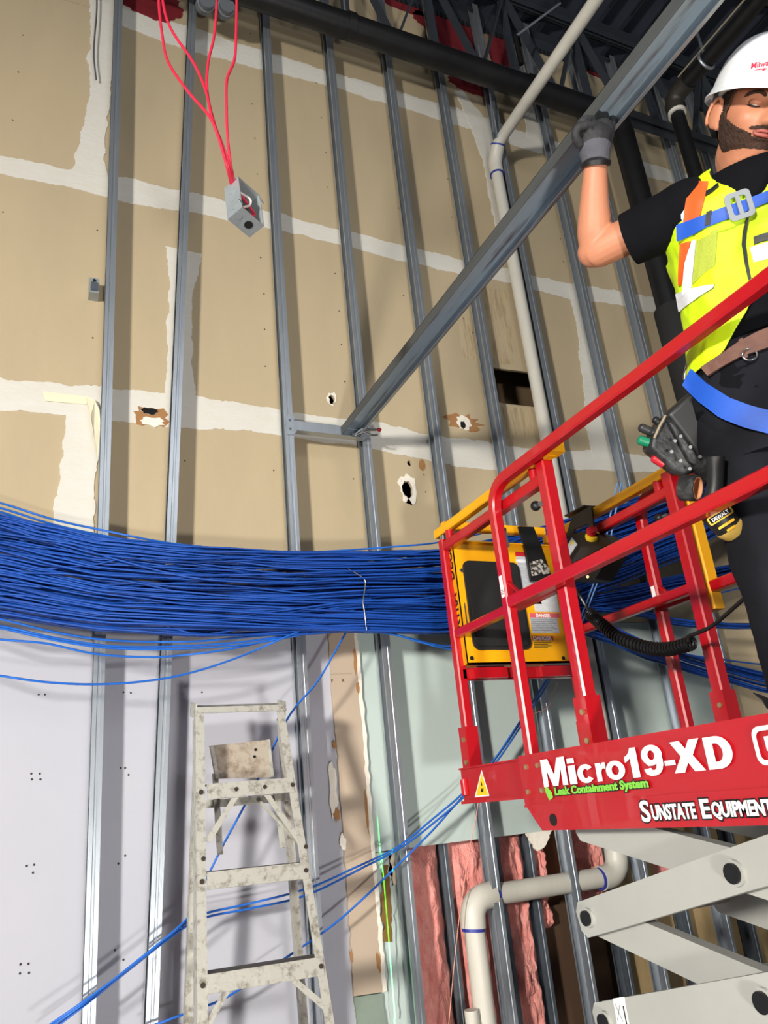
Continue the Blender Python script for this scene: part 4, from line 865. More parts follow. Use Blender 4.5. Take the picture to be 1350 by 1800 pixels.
sidetext('slogan_outline', 'Leak Containment System', M('decal_dark', (30, 24, 20), .5), (976, 1400), (1140, 1380), 13, .0035, dx=.0004)  # printed dark outline behind the green letters
sidetext('slogan_lettering', 'Leak Containment System', GRN, (976, 1400), (1140, 1380), 13, .0012, dx=-.0004)
c = sdp(967, 1392); B().poly([c+Vector((0, y_*.9, z_*.9)) for y_, z_ in ((.012, -.026), (.026, .0), (.028, .030), (.008, .012), (-.008, -.002), (-.010, -.018))], (.001, 0, 0)).out('leaf_mark', GRN, side)
XD = XN-.0245
for body, p0, p1, hh in (('S', (1129, 1444), (1146, 1443), 36), ('UNSTATE', (1148, 1441), (1226, 1437), 25), ('E', (1234, 1438), (1252, 1437), 33), ('QUIPMENT', (1254, 1436), (1362, 1431), 25)):
    sidetext('rental_outline', body, BLK, p0, p1, hh, .0052, dx=.0006); sidetext('rental_lettering', body, WHITE, p0, p1, hh, .0016, dx=-.0006)  # black printed outline, then the white letters over it
a_ = sdp(1322, 1300); XD = XN-.0285
oy = sdp(1323, 1300).y; zz0 = sdp(1350, 1345).z; zz1 = sdp(1350, 1274).z
o_ = rrect(-oy, -oy+.26, zz0, zz1, .02); i_ = rrect(-oy+.010, -oy+.25, zz0+.010, zz1-.010, .013)
vs, fs = flat2d(o_, [i_], .001); link('logo_frame', [(XD+v.z, -v.x, v.y) for v in vs], fs, WHITE, side)
vs, fs = flat2d([(-oy+.03, zz0+.028), (-oy+.055, zz0+.028), (-oy+.055, zz1-.045), (-oy+.075, zz0+.06), (-oy+.095, zz1-.045), (-oy+.095, zz0+.028), (-oy+.12, zz0+.028), (-oy+.12, zz1-.022), (-oy+.088, zz1-.022), (-oy+.075, zz1-.06), (-oy+.062, zz1-.022), (-oy+.03, zz1-.022)], [], .001); link('logo_letter', [(XD+v.z, -v.x, v.y) for v in vs], fs, WHITE, side)
XD = XE0-.0355
t0, t1, t2 = sdp(847, 1358), sdp(837, 1400), sdp(859, 1397); t1.z = t2.z
wt = B().poly([t0, t1, t2], (.0012, 0, 0)).out('warning_triangle', M('warning_yellow', (240, 196, 20), .5), exts)
g0 = (t0+t1+t2)/3
vs, fs = flat2d([((p-g0).y*1.16, (p-g0).z*1.16) for p in (t0, t1, t2)], [[((p-g0).y*.98, (p-g0).z*.98) for p in (t0, t1, t2)]], .001); link('warning_border', [(XD-.0012+v.z, g0.y+v.x, g0.z+v.y) for v in vs], fs, WHITE, exts)
B().poly([g0+Vector((-.001, y_*.6, z_*.6)) for y_, z_ in ((.02, -.022), (.012, .004), (.004, -.008), (-.016, .0), (-.006, -.024))], (.0004, 0, 0)).out('warning_pictogram', BLK, exts)
B().poly([g0+Vector((-.001, y_*.6, z_*.6)) for y_, z_ in ((.006, .012), (-.006, .012), (-.004, .03), (.004, .03))], (.0004, 0, 0)).out('warning_pictogram', BLK, exts)
c = aX(972, 1441, XN-.024); B().cyl((XN-.0245, c.y, c.z), (XN-.02, c.y, c.z), .017, 18).out('side_hole', BLK, side)
c = aX(878, 1033, XN-.02); st_ = B().box((XN-.0195, YM, c.z), (.001, .018, .075)).out('post_sticker', WHITE, lift); text('sticker_text', '1/1', BLK, st_, (XN-.0205, YM+.005, c.z-.03), (0, 0, 1), (0, -1, 0), .016, .0004)
B().box((XF-.0195, YM, ZM+.045), (.001, .018, .06)).out('post_sticker', WHITE, lift)

# scissor stack
def arm(X_, p, q_, name='scissor_arm', w_=.036, h=.092):
    y0, z0 = p; y1, z1 = q_; d = Vector((0, y1-y0, z1-z0)).normalized(); n = Vector((0, -d.z, d.y)); a = Vector((X_, y0, z0))-d*.055; b_ = Vector((X_, y1, z1))+d*.055; g = .02; hh = h/2
    pts = [a+n*(hh-g), a+n*hh+d*g, b_+n*hh-d*g, b_+n*(hh-g), b_-n*(hh-g), b_-n*hh-d*g, a-n*hh+d*g, a-n*(hh-g)]
    o = B().poly([p_-Vector((w_/2, 0, 0)) for p_ in pts], (w_, 0, 0)).out(name, GREYP, lift); return o
XA, XB = 1.50, 1.545
YA, YB = 2.03, .88; ZT0, DZ = 1.60, .252
def pin(X_, y_, z_, s, par, r_=.022):
    B().cyl((X_, y_, z_), (X_+s*.010, y_, z_), r_*1.28, 20).out('pin_boss', GREYP, par, 40); B().cyl((X_, y_, z_), (X_+s*.018, y_, z_), r_, 20).out('pin', PIN, par, 40)
for X1, X2, s in ((XA, XB, -1), (XF-.05, XF-.095, 1)):
    for lv in range(6):
        zt_ = ZT0-lv*DZ; zl = zt_-DZ
        if zl < .3: break
        o1 = arm(X1, (YA, zl+.005), (YB, zt_+.03))        # rises toward the camera
        o2 = arm(X2, (YA, zt_-.012), (YB, zl+.02))
        f = s*.018
        pin(X1+f, YA, zl+.005, s, o1, .02); pin(X1+f, (YA+YB)/2, (zt_+zl)/2+.012, s, o1); pin(X1+f, YB, zt_+.03, s, o1, .02)
for lv in range(5):
    zt_ = ZT0-lv*DZ; 
    for y_, z_ in ((YA, zt_-DZ), ((YA+YB)/2, zt_-DZ/2), (YB, zt_-DZ)): B().cyl((XA, y_, z_), (XF-.05, y_, z_), .022, 14).out('cross_tube', GREYP, lift, 40)
    B().bar((XA+.09, YA-.06, zt_-.03), (XA+.09, YB+.1, zt_-DZ+.03), .03, .05, (0, 0, 1)).out('inner_arm', GREYP, lift)
B().cyl(((XN+XF)/2, 1.75, .95), ((XN+XF)/2, 1.15, 1.42), .05, 18).out('lift_cylinder', GREYP, lift, 40); B().cyl(((XN+XF)/2, 1.15, 1.42), ((XN+XF)/2, .95, 1.55), .03, 18).out('cylinder_rod', CHR, lift, 40)
ds = aX(1090, 1780, XA-.0195)
dz = ds.z; ar = (YB-YA); 
dec = B().poly([(XA-.0192, ds.y+y_, ds.z+z_-.115*y_*2) for y_, z_ in ((.022, .034), (-.028, .034), (-.028, -.06), (.022, -.06))], (.0008, 0, 0)).out('arm_decal', WHITE, lift)
for y0, z0, y1, z1 in ((.016, .02, -.006, -.02), (-.004, .018, .016, -.02)): B().bar((XA-.0198, ds.y+y0, ds.z+z0), (XA-.0198, ds.y+y1, ds.z+z1), .0006, .002, (0, 1, 0)).out('decal_line', M('decal_line_grey', (140, 140, 146), .6), dec)
B().bar((XA-.0198, ds.y-.018, ds.z+.018), (XA-.0198, ds.y-.020, ds.z-.03), .0006, .004, (0, 1, 0)).out('decal_arrow', BLK, dec)
B().tube(spline([(1.75, 1.15, 1.56), (1.68, 1.28, 1.52), (1.6, 1.26, 1.47), (1.56, 1.16, 1.49), (1.6, 1.05, 1.54)], 8), .011, 10).out('hydraulic_hose', PIN, lift, 40)
# chassis and wheels below the frame
ch = B().bb((XN-.02, .5, .12), (XF+.02, 2.15, .5)).out('chassis', LRD, lift)
for X_ in (XN-.0, XF+.0):
    for Y_ in (.75, 1.95): w_o = B().cyl((X_-.05, Y_, .16), (X_+.05, Y_, .16), .16, 26).out('wheel', BLACK, lift, 40); B().cyl((X_-.054, Y_, .16), (X_+.054, Y_, .16), .07, 18).out('wheel_hub', GREYP, w_o, 40)

# ---------------------------------------------------------------- control box and coiled cord
cx = empty('control_box', aX(1020, 1010, 1.99), 'black platform control box with red stop button hung on the far end rail', 'control box')
def cpx(px, py, dx=0): return aX(px, py, 1.97+dx)
BG = M('control_black', (17, 17, 18), .35, 0, (20, .4), (30, .1))
bd = B(); F_ = [cpx(*p) for p in ((990, 968), (1002, 940), (1030, 932), (1052, 938), (1078, 955), (1066, 985), (1046, 1018), (1036, 1022), (1000, 1022), (990, 1000))]
bd.poly(F_, (.10, .02, .0)).out('body', BG, cx)
B().poly([cpx(994, 945, .02), cpx(1005, 908, .02), cpx(1039, 889, .02), cpx(1043, 925, .02), cpx(1035, 935, .02), cpx(1033, 921, .02), cpx(1009, 930, .02), cpx(1008, 940, .02)], (.008, 0, 0)).out('hook_bracket', BG, cx)
B().bar(cpx(1006, 908, .05), cpx(1040, 890, .05), .08, .006).out('hook_top', BG, cx)
B().poly([cpx(1021, 961, -.004), cpx(1066, 959, -.004), cpx(1002, 992, -.004)], (.004, 0, 0)).out('front_edge', M('control_edge', (40, 40, 42), .4), cx)
B().poly([cpx(994, 965, -.004), cpx(1005, 945, -.004), cpx(1014, 957, -.004), cpx(1001, 977, -.004)], (.003, 0, 0)).out('label', LGREY, cx)
B().poly([cpx(1003, 956, -.0045), cpx(1006, 949, -.0045), cpx(1009, 954, -.0045), cpx(1005, 959, -.0045)], (.001, 0, 0)).out('label_mark', M('label_mark_yellow', (220, 200, 40), .5), cx)
ec = cpx(1042, 945); ed = (CAM-ec).normalized()*.5+Vector((-.2, -.25, .75)); ed.normalize()
B().cyl(ec, ec+ed*.012, .028, 22).out('yellow_disc', M('stop_yellow', (232, 196, 40), .45), cx, 40)
B().tube([ec+ed*.010, ec+ed*.022, ec+ed*.024, ec+ed*.040, ec+ed*.043], [.011, .011, .020, .020, .014], 18).out('stop_button', M('stop_red', (200, 24, 40), .4), cx, 40)
B().cyl(cpx(1033, 1014, -.006), cpx(1033, 1014, .0), .006, 10).out('screw', ZINC, cx)
cord = empty('coiled_cord', aX(1120, 1140, 1.86), 'black coiled control cord sagging across the lift rails', 'cord')
cp_ = lambda px, py: aX(px, py, 1.86)
B().tube(spline([cpx(1000, 1012, .05), cp_(1012, 1035), cp_(1030, 1066), cp_(1038, 1082)], 6), .006, 8).out('cord_lead', BLACK, cord, 40)
B().tube(spline([cp_(1214, 1126), cp_(1209, 1120), cp_(1222, 1114), cp_(1252, 1100), cp_(1290, 1068), cp_(1330, 1032), cp_(1356, 1012)], 8), .0065, 8).out('cord_lead', BLACK, cord, 40)
path = spline([cp_(1036, 1078), cp_(1058, 1098), cp_(1090, 1122), cp_(1135, 1138), cp_(1175, 1141), cp_(1218, 1130)], 60)
hel = []; n = len(path)
xx = Vector((1, 0, 0))
for i in range(0, n):
    t = (path[min(i+1, n-1)]-path[max(i-1, 0)]).normalized(); x_ = (xx-t*xx.dot(t)).normalized(); y_ = t.cross(x_)
    a = i*2*math.pi/8.0; hel.append(path[i]+(x_*math.cos(a)+y_*math.sin(a))*.0195)
B().tube(hel, .0052, 6).out('coil', BLACK, cord, 60)
tag(B().poly([aX(p[0], p[1], 2.2) for p in ((1324, 1217), (1340, 1222), (1352, 1228), (1360, 1250), (1348, 1244), (1340, 1230))], (.02, .02, 0)).out('tool_tip', BLACK), 'black tool tip at the right edge above the red platform side', 'tool')
# ---------------------------------------------------------------- worker on the platform
from mathutils.bvhtree import BVHTree
DECKZ = 1.668
SKIN = M('skin', (206, 142, 108), .5, 0, (6, .5), (120, .06), col2=(186, 112, 84))
HAIR = M('dark_hair', (44, 28, 20), .8, 0, (90, .7), (140, .6), col2=(78, 50, 34))
TEE = M('black_cotton', (10, 11, 15), .9, 0, (6, .4), (25, .3), col2=(15, 16, 22), spec=.15)
PANTS = M('black_work_pants', (19, 20, 25), .9, 0, (5, .5), (40, .3), col2=(32, 34, 41), spec=.2)
VEST = M('hi_vis_yellow', (216, 252, 12), .6, 0, (8, .4), (30, .25), col2=(198, 236, 6))
ORNG = M('orange_trim', (255, 92, 28), .6); REFL = M('reflective_white', (236, 238, 240), .45, 0, (9, .5), (40, .2), col2=(206, 210, 216))
HBLUE = M('harness_blue', (22, 86, 196), .55, 0, (60, .3), None, stretch=(1, 1, 12)); HATW = M('hat_white', (240, 242, 244), .3, coat=.3)
GLV = M('glove_coating', (38, 38, 40), .7, 0, (14, .5), (60, .4), col2=(58, 58, 60)); GLK = M('glove_knit', (92, 92, 100), .85, 0, (20, .4), (200, .4))
LEA = M('black_leather', (30, 31, 32), .5, 0, (16, .8), (30, .5), col2=(96, 98, 98), thr=.6, edge=.12); BELT = M('brown_leather', (112, 76, 62), .7, 0, (30, .7), (40, .5), col2=(78, 50, 42))
FV = Vector((-.74, -.67, 0)).normalized(); LV = Vector((-FV.y, FV.x, 0))
PEL = Vector((1.70, 1.18, 2.62)); NK = Vector((1.634, 1.016, 3.154))
man = empty('person', (1.70, 1.20, DECKZ), 'worker in white hard hat and yellow safety vest holding up the steel channel', 'person')
def ctr(z):
    if z < 2.62: return Vector((PEL.x+.0, PEL.y+.02, z))
    t = (z-PEL.z)/(NK.z-PEL.z); c = PEL+(NK-PEL)*t; c.z = z; return c
PROF = [(2.46, .150, .105), (2.52, .170, .118), (2.60, .180, .128), (2.68, .172, .126), (2.76, .168, .124), (2.86, .174, .130), (2.96, .184, .134), (3.03, .190, .128), (3.08, .184, .112), (3.12, .150, .090), (3.15, .095, .072)]
def prof(z):
    if z <= PROF[0][0]: return PROF[0][1:]
    for (a, b_, c), (d, e_, f) in zip(PROF, PROF[1:]):
        if z <= d: t = (z-a)/(d-a); t = t*t*(3-2*t)*.4+t*.6; return (b_+(e_-b_)*t, c+(f-c)*t)
    return PROF[-1][1:]
def tor(a, z, off=0, wr=0, sd=0):
    """torso surface point at angle a (0 = person's left, 90deg = front)"""
    hw, hd = prof(z); hw += off; hd += off; c = ctr(z)
    ca, sa = math.cos(a), math.sin(a); e_ = .82
    x = math.copysign(abs(ca)**e_, ca); y = math.copysign(abs(sa)**e_, sa)
    p = c+LV*(hw*x)+FV*(hd*y)
    if wr: n = (LV*(x/hw)+FV*(y/hd)).normalized(); p += n*wr*(noise.noise(Vector((a*2.2, z*9, sd)))+.6*noise.noise(Vector((a*6, z*22, sd+3))))
    return p
def torso_shell(b_, z0, z1, off, nz=40, na=48, wr=0, sd=0, cap=True):
    n = len(b_.v); vs = []; fs = []
    for j in range(nz+1):
        z = z0+(z1-z0)*j/nz
        for i in range(na): vs.append(tor(2*math.pi*i/na, z, off, wr, sd))
    for j in range(nz):
        for i in range(na): fs.append((j*na+i, j*na+(i+1) % na, (j+1)*na+(i+1) % na, (j+1)*na+i))
    if cap: fs += [tuple(range(na-1, -1, -1)), tuple(nz*na+i for i in range(na))]
    return b_.add(vs, fs)
def limb(b_, pts, rs, n=6, seg=18):
    P = spline(pts, n); R_ = spline([Vector((r_, 0, 0)) for r_ in rs], n); return b_.tube(P, [max(.002, v.x) for v in R_], seg)
SH = Vector((1.500, 1.105, 3.090)); EL = Vector((1.368, 1.345, 3.095)); WR = aD(1047, 288, 2.11)
HC = aD(1324, 206, 2.05); HS = 1.06
# head frame: face turned to the picture's right and downwards
vv = (CAM-HC).normalized(); rr_ = (CR-vv*CR.dot(vv)).normalized(); uu = vv.cross(rr_)
th, ph, ro_ = math.radians(21), math.radians(10), math.radians(-9)
hf = (vv*math.cos(th)+rr_*math.sin(th))*math.cos(ph)+uu*math.sin(ph); hf.normalize()
hu = (uu-hf*uu.dot(hf)).normalized(); hl = hu.cross(hf)
hu, hl = (hu*math.cos(ro_)-hl*math.sin(ro_)), (hl*math.cos(ro_)+hu*math.sin(ro_))
def H(x, y, z): return HC+(hl*x+hf*y+hu*z)*HS
def g_(p, c, s): return math.exp(-sum(((p[i]-c[i])/s[i])**2 for i in range(3)))
def head_pt(thv, phv):
    x = .077*math.sin(thv)*math.cos(phv); y = .097*math.sin(thv)*math.sin(phv); z = .120*math.cos(thv)
    if z < .0:
        t = min(1, -z/.12); x *= 1-.20*t*t; 
        if y < 0: y *= 1-.25*t
        else: y = y*(1+.10*t)+.012*t
    p = (x, y, z); d = 0
    for s in (-1, 1):
        d += .006*g_(p, (s*.030, .088, .034), (.022, .04, .010)); d -= .013*g_(p, (s*.032, .088, .012), (.017, .04, .012)); d += .007*g_(p, (s*.048, .070, -.022), (.02, .03, .02)); d += .006*g_(p, (s*.062, .02, -.075), (.02, .04, .02))
        d += .008*g_(p, (s*.012, .10, -.027), (.008, .03, .008))
    d += .026*g_(p, (0, .10, -.020), (.011, .05, .017))+.014*g_(p, (0, .10, .006), (.010, .05, .018))
    d += .007*g_(p, (0, .10, -.052), (.024, .05, .010))-.004*g_(p, (0, .1, -.0535), (.022, .05, .003))+.011*g_(p, (0, .09, -.095), (.022, .05, .018))-.005*g_(p, (0, .1, -.072), (.02, .05, .008))
    n = Vector((x/.077**2, y/.097**2, z/.12**2)).normalized(); return Vector(p)+n*d
NU, NV = 150, 130
hg = [[head_pt(math.pi*j/NV, 2*math.pi*i/NU) for i in range(NU)] for j in range(NV+1)]
body = B()
body.add([H(*p) for row in hg for p in row], [(j*NU+i, (j+1)*NU+i, (j+1)*NU+(i+1) % NU, j*NU+(i+1) % NU) for j in range(NV) for i in range(NU)])
limb(body, [H(0, -.02, -.03), H(0, -.022, -.09), NK+Vector((0, 0, .02))-FV*.01, NK+Vector((0, 0, -.06))], [.058, .060, .066, .08])
torso_shell(body, 2.47, 3.15, -.004)
for s in (-1, 1):     # ears
    R_ = Matrix((hl, hf, hu)).transposed(); E_ = Matrix.Rotation(math.radians(s*22), 3, 'Z') @ Matrix.Rotation(math.radians(-12), 3, 'X')
    body.sphere(H(s*.085, -.014, -.004), (.013, .025, .038), 16, 12, R_ @ E_)
    body.sphere(H(s*.080, -.008, -.032), (.008, .011, .012), 12, 8, R_ @ E_)
limb(body, [ctr(3.06)-LV*.10, SH, SH.lerp(EL, .5), EL.lerp(SH, .08)+Vector((0, 0, -.004)), EL+Vector((.002, .004, -.004))], [.06, .056, .052, .046, .040])
limb(body, [EL+Vector((0, 0, -.004)), EL.lerp(WR, .25)+Vector((.004, 0, .0)), EL.lerp(WR, .6), WR], [.036, .047, .039, .030])
body.sphere(EL+Vector((.002, .0, .002)), .043, 18, 12)
SL, EL2, WR2 = ctr(3.07)+LV*.185, Vector((1.87, .90, 2.80)), Vector((1.84, .84, 2.56))
limb(body, [ctr(3.05)+LV*.1, SL, EL2, WR2, WR2+Vector((-.02, -.02, -.09))], [.07, .06, .045, .03, .035])
for k2 in range(4): limb(body, [WR2+Vector((-.02, -.02, -.08))+LV*(k2-1.5)*.018, WR2+Vector((-.03, -.03, -.13))+LV*(k2-1.5)*.019, WR2+Vector((-.045, -.035, -.165))+LV*(k2-1.5)*.017], [.010, .0095, .008], 4, 10)
limb(body, [WR2+Vector((-.02, -.03, -.05))-LV*.03, WR2+Vector((-.05, -.05, -.09))-LV*.03, WR2+Vector((-.06, -.05, -.12))-LV*.02], [.012, .011, .009], 4, 10)
LEGS = []
for s in (-1, 1):
    hp = PEL+LV*(s*.092)+Vector((0, .02, -.08)); kn = Vector((hp.x-.01, hp.y+.005, 2.13)); an = Vector((hp.x+.0, hp.y+.02, DECKZ+.10)); LEGS.append((hp, kn, an))
    limb(body, [hp, hp.lerp(kn, .5), kn, kn.lerp(an, .4), an], [.085, .075, .058, .056, .042])
bo = body.out('body', SKIN, man)
rm = bo.modifiers.new('remesh', 'REMESH'); rm.mode = 'VOXEL'; rm.voxel_size = .0045; rm.use_smooth_shade = True
# hair, beard, brows, eyes, mouth
def region(fn, off, name, mat, jit=0):
    vs = []; idx = {}; fs = []
    for j in range(NV):
        for i in range(NU):
            q_ = [(j, i), (j+1, i), (j+1, (i+1) % NU), (j, (i+1) % NU)]; c = sum((hg[a][b_] for a, b_ in q_), Vector())/4
            if fn(c):
                f = []
                for k2 in q_:
                    if k2 not in idx:
                        p = hg[k2[0]][k2[1]]; n = Vector((p.x/.077**2, p.y/.097**2, p.z/.12**2)).normalized(); idx[k2] = len(vs); vs.append(H(*(p+n*(off+jit*noise.noise(p*160)))))
                    f.append(idx[k2])
                fs.append(tuple(f))
    o = link(name, vs, fs, mat, man, smooth=True); sl = o.modifiers.new('thick', 'SOLIDIFY'); sl.thickness = .003; sl.offset = -1; return o
def beard_fn(p):
    if p.z < -.125: return False
    if abs(p.x) > .052 and .012 < p.y < .030 and p.z < .03: return True
    if p.y > .004 and p.z < -.012-(p.y-.02)*.62-.0 and p.z > -.13: 
        return not (abs(p.x) < .026 and -.062 < p.z < -.046 and p.y > .06)
    return abs(p.x) < .032 and -.0455 < p.z < -.036-abs(p.x)*.12 and p.y > .07
region(beard_fn, .0035, 'beard', HAIR, .002)
region(lambda p: (p.z > .0 and p.y < .012) or (p.z > -.055 and p.y < -.045) or (p.z > .03 and p.y < .03 and abs(p.x) > .05), .003, 'hair', HAIR, .002)
def onface(x, z, off=.002):
    best = None
    for row in hg:
        for p in row:
            if p.y > 0:
                d = (p.x-x)**2+(p.z-z)**2
                if best is None or d < best[0]: best = (d, p)
    p = best[1]; return H(x, p.y+off, z)
for s in (-1, 1):
    B().tube(spline([onface(s*.016, .027), onface(s*.030, .034), onface(s*.046, .033, .001), onface(s*.056, .025, 0)], 5), [.002]+[.0045]*13+[.0015]*2, 8).out('eyebrow', HAIR, man, 60)
    B().sphere(H(s*.032, .072, .010), .0125).out('eye', M('eye_white', (220, 210, 200), .3), man, 60)
    b_ = B(); R_ = Matrix((hl, hf, hu)).transposed(); b_.sphere(H(s*.032, .0735, .0135), (.0155, .0135, .0105), 16, 10, R_); b_.out('eyelid', SKIN, man, 60)
    B().tube(spline([H(s*.018, .082, .006), H(s*.027, .0872, .0035), H(s*.037, .0862, .003), H(s*.047, .079, .006)], 5), .0018, 6).out('lash_line', M('lash_dark', (30, 18, 14), .8), man, 60)
    b_ = B(); E_ = Matrix.Rotation(math.radians(s*22), 3, 'Z') @ Matrix.Rotation(math.radians(-12), 3, 'X')
    ring = [H(s*.094, -.014, -.002)+(R_ @ E_) @ Vector((0, .021*math.cos(t), .034*math.sin(t))) for t in [.9+k2*.26 for k2 in range(14)]]
    b_.tube(ring, .0045, 8).out('ear_rim', SKIN, man, 60)
LIP = M('lip', (170, 92, 82), .5)
for z_, r_ in ((-.0495, .0045), (-.0575, .0055)): B().tube(spline([onface(-.024, -.0535, .001), onface(-.012, z_, .003), onface(0, z_-.0006, .004), onface(.012, z_, .003), onface(.024, -.0535, .001)], 5), [.0015]+[r_]*19+[.0015], 8).out('lip', LIP, man, 60)
B().sphere(H(0, .108, -.027), (.010, .010, .009)).out('nose_tip', SKIN, man, 60)
# ---- hard hat
hat = B(); rows = []; ZB = .040
def hat_pt(a, t):
    """a: round, t: 0 brim .. 1 crown"""
    e_ = math.sin(t*math.pi/2); c_ = math.cos(t*math.pi/2)**.82; return Vector((.110*c_*math.cos(a), .004+.132*c_*math.sin(a), ZB+.142*e_))
na, nt_ = 56, 22; vs = []; fs = []
for j in range(nt_+1):
    for i in range(na): vs.append(hat_pt(2*math.pi*i/na, min(.999, j/nt_)))
for j in range(nt_):
    for i in range(na): fs.append((j*na+i, j*na+(i+1) % na, (j+1)*na+(i+1) % na, (j+1)*na+i))
fs.append(tuple(nt_*na+i for i in range(na)))
hat = link('hard_hat', [H(*v) for v in vs], fs, HATW, man); shade(hat, 50); so = hat.modifiers.new('t', 'SOLIDIFY'); so.thickness = .003; so.offset = 0
hat_bvh = BVHTree.FromPolygons([H(*v) for v in vs], fs)
vs = []; fs = []
for i in range(na):
    a = 2*math.pi*i/na; p = hat_pt(a, 0); fr = max(0, math.sin(a)); w_ = .013+.034*fr**2; d = Vector((math.cos(a), math.sin(a), 0))
    for q_ in (p+Vector((0, 0, .016)), p+d*.004+Vector((0, 0, .010)), p+d*.006+Vector((0, 0, .001)), p+d*w_+Vector((0, 0, -.007-.006*fr)), p+d*w_+Vector((0, 0, -.011-.006*fr)), p+Vector((0, 0, -.004))): vs.append(H(*q_))
m = 6
for i in range(na):
    for k2 in range(m): fs.append((i*m+k2, ((i+1) % na)*m+k2, ((i+1) % na)*m+(k2+1) % m, i*m+(k2+1) % m))
shade(link('hat_brim', vs, fs, HATW, hat), 60)
B().tube([H(.088*math.cos(a), .004+.105*math.sin(a), ZB+.008) for a in [k2*2*math.pi/40 for k2 in range(41)]], .007, 8).out('hat_suspension', M('suspension_white', (220, 220, 218), .6), hat, 60)
B().bar(H(-.04, -.075, ZB-.002), H(-.07, -.07, ZB+.0), .012, .02, hu).out('hat_clip', MATS['suspension_white'], hat)
def hit(bvh, px, py, near=False):
    d = ray(px, py).normalized(); h = bvh.ray_cast(CAM, d)
    if h[0] is None:
        if not near: return None
        p = bvh.find_nearest(CAM+d*(HC-CAM).length); return p[0], p[1]
    n = h[1]; n = n if n.dot(d) < 0 else -n
    return h[0], n
def decal_px(name, body_, mat, par, bvh, p0, p1, hpx, bold=0, shear=0, off=.003):
    cu = bpy.data.curves.new('t', 'FONT'); cu.body = body_; cu.size = 1; cu.offset = bold; cu.shear = shear; cu.resolution_u = 3
    o = bpy.data.objects.new('t', cu); me = bpy.data.meshes.new_from_object(o); V_ = [v.co.copy() for v in me.vertices]; F_ = [tuple(p.vertices) for p in me.polygons]
    bpy.data.objects.remove(o); bpy.data.curves.remove(cu); bpy.data.meshes.remove(me)
    k2 = 1/max(v.x for v in V_); dx, dy = p1[0]-p0[0], p1[1]-p0[1]; L_ = math.hypot(dx, dy); ux, uy = dx/L_, dy/L_; out = []
    for v in V_:
        s = v.x*k2*L_; t = v.y/.7*hpx; h = hit(bvh, p0[0]+ux*s+uy*t, p0[1]+uy*s-ux*t); out.append(h[0]+h[1]*off if h else (out[-1] if out else HC))
    return link(name, out, F_, mat, par)
LOGO = M('logo_red', (226, 40, 72), .5)
decal_px('hat_lettering', 'Milwaukee', LOGO, hat, hat_bvh, (1320, 122), (1378, 111), 10, .02, .35)
vs = [hit(hat_bvh, px, py, True) for px, py in ((1324, 125), (1338, 121), (1337, 123), (1352, 117), (1375, 112), (1354, 120.5), (1340, 126), (1341, 123.5))]
link('hat_flash', [h[0]+h[1]*.003 for h in vs], [tuple(range(8))], LOGO, hat)
a, c = hit(hat_bvh, 1296, 82, True), hit(hat_bvh, 1299, 122, True)
B().bar(a[0]+a[1]*.0002, c[0]+c[1]*.0002, .003, .003, a[1]).out('hat_slot', M('slot_grey', (150, 152, 156), .6), hat)
for px in (1285, 1292): q_ = hit(hat_bvh, px, 84, True); B().sphere(q_[0], .002, 8, 6).out('hat_rivet', MATS['slot_grey'], hat)
a, c = hit(hat_bvh, 1268, 152, True), hit(hat_bvh, 1286, 142, True); B().bar(a[0], c[0], .006, .006, a[1]).out('hat_rib', HATW, hat)
# ---- clothes
tee = B(); torso_shell(tee, 2.56, 3.135, .010, 50, 64, .006, 3, cap=False)
limb(tee, [NK+Vector((0, 0, -.06)), NK+Vector((0, 0, -.028)), NK+Vector((0, 0, -.004))], [.088, .076, .068], 4, 28)
teo = tee.out('t_shirt', TEE, man, 60)
slv = B(); d_ = (EL-SH).normalized()
limb(slv, [ctr(3.04)-LV*.14, SH-d_*.010+Vector((0, 0, -.01)), SH.lerp(EL, .22)+Vector((0, 0, -.012)), SH.lerp(EL, .44)+Vector((0, 0, -.014)), SH.lerp(EL, .62)+Vector((0, 0, -.014))], [.055, .070, .075, .074, .072], 8, 26)
n_ = len(slv.v)
for i in range(n_): slv.v[i] += Vector((1, 1, 1))*.004*noise.noise(slv.v[i]*22)
slv.out('sleeve', TEE, teo, 60)
sl2 = B(); limb(sl2, [ctr(3.04)+LV*.09, SL, SL.lerp(EL2, .4), SL.lerp(EL2, .7)], [.085, .078, .068, .064], 6, 22); sl2.out('sleeve', TEE, teo, 60)
pts_ = B(); torso_shell(pts_, 2.42, 2.70, .012, 20, 56, .004, 9, cap=True)
for hp, kn, an in LEGS: limb(pts_, [hp+Vector((0, 0, .06)), hp, hp.lerp(kn, .5), kn, kn.lerp(an, .5), an+Vector((0, 0, -.02))], [.098, .102, .096, .080, .072, .068], 8, 26)
n_ = len(pts_.v)
for i in range(n_): pts_.v[i] += (pts_.v[i]-Vector((PEL.x, PEL.y, pts_.v[i].z))).normalized()*.006*noise.noise(pts_.v[i]*14)
pno = pts_.out('trousers', PANTS, man, 60)
for (hp, kn, an) in LEGS:
    bt_ = B(); limb(bt_, [an+Vector((0, 0, .06)), an, an+Vector((0, 0, -.045)), an+FV*.05+Vector((0, 0, -.058)), an+FV*.13+Vector((0, 0, -.066)), an+FV*.17+Vector((0, 0, -.07))], [.06, .058, .052, .040, .034, .022], 6, 18)
    for v in bt_.v: v.z = max(v.z, DECKZ+.001)
    bt_.out('boot', M('boot_leather', (70, 52, 38), .7), man, 60)
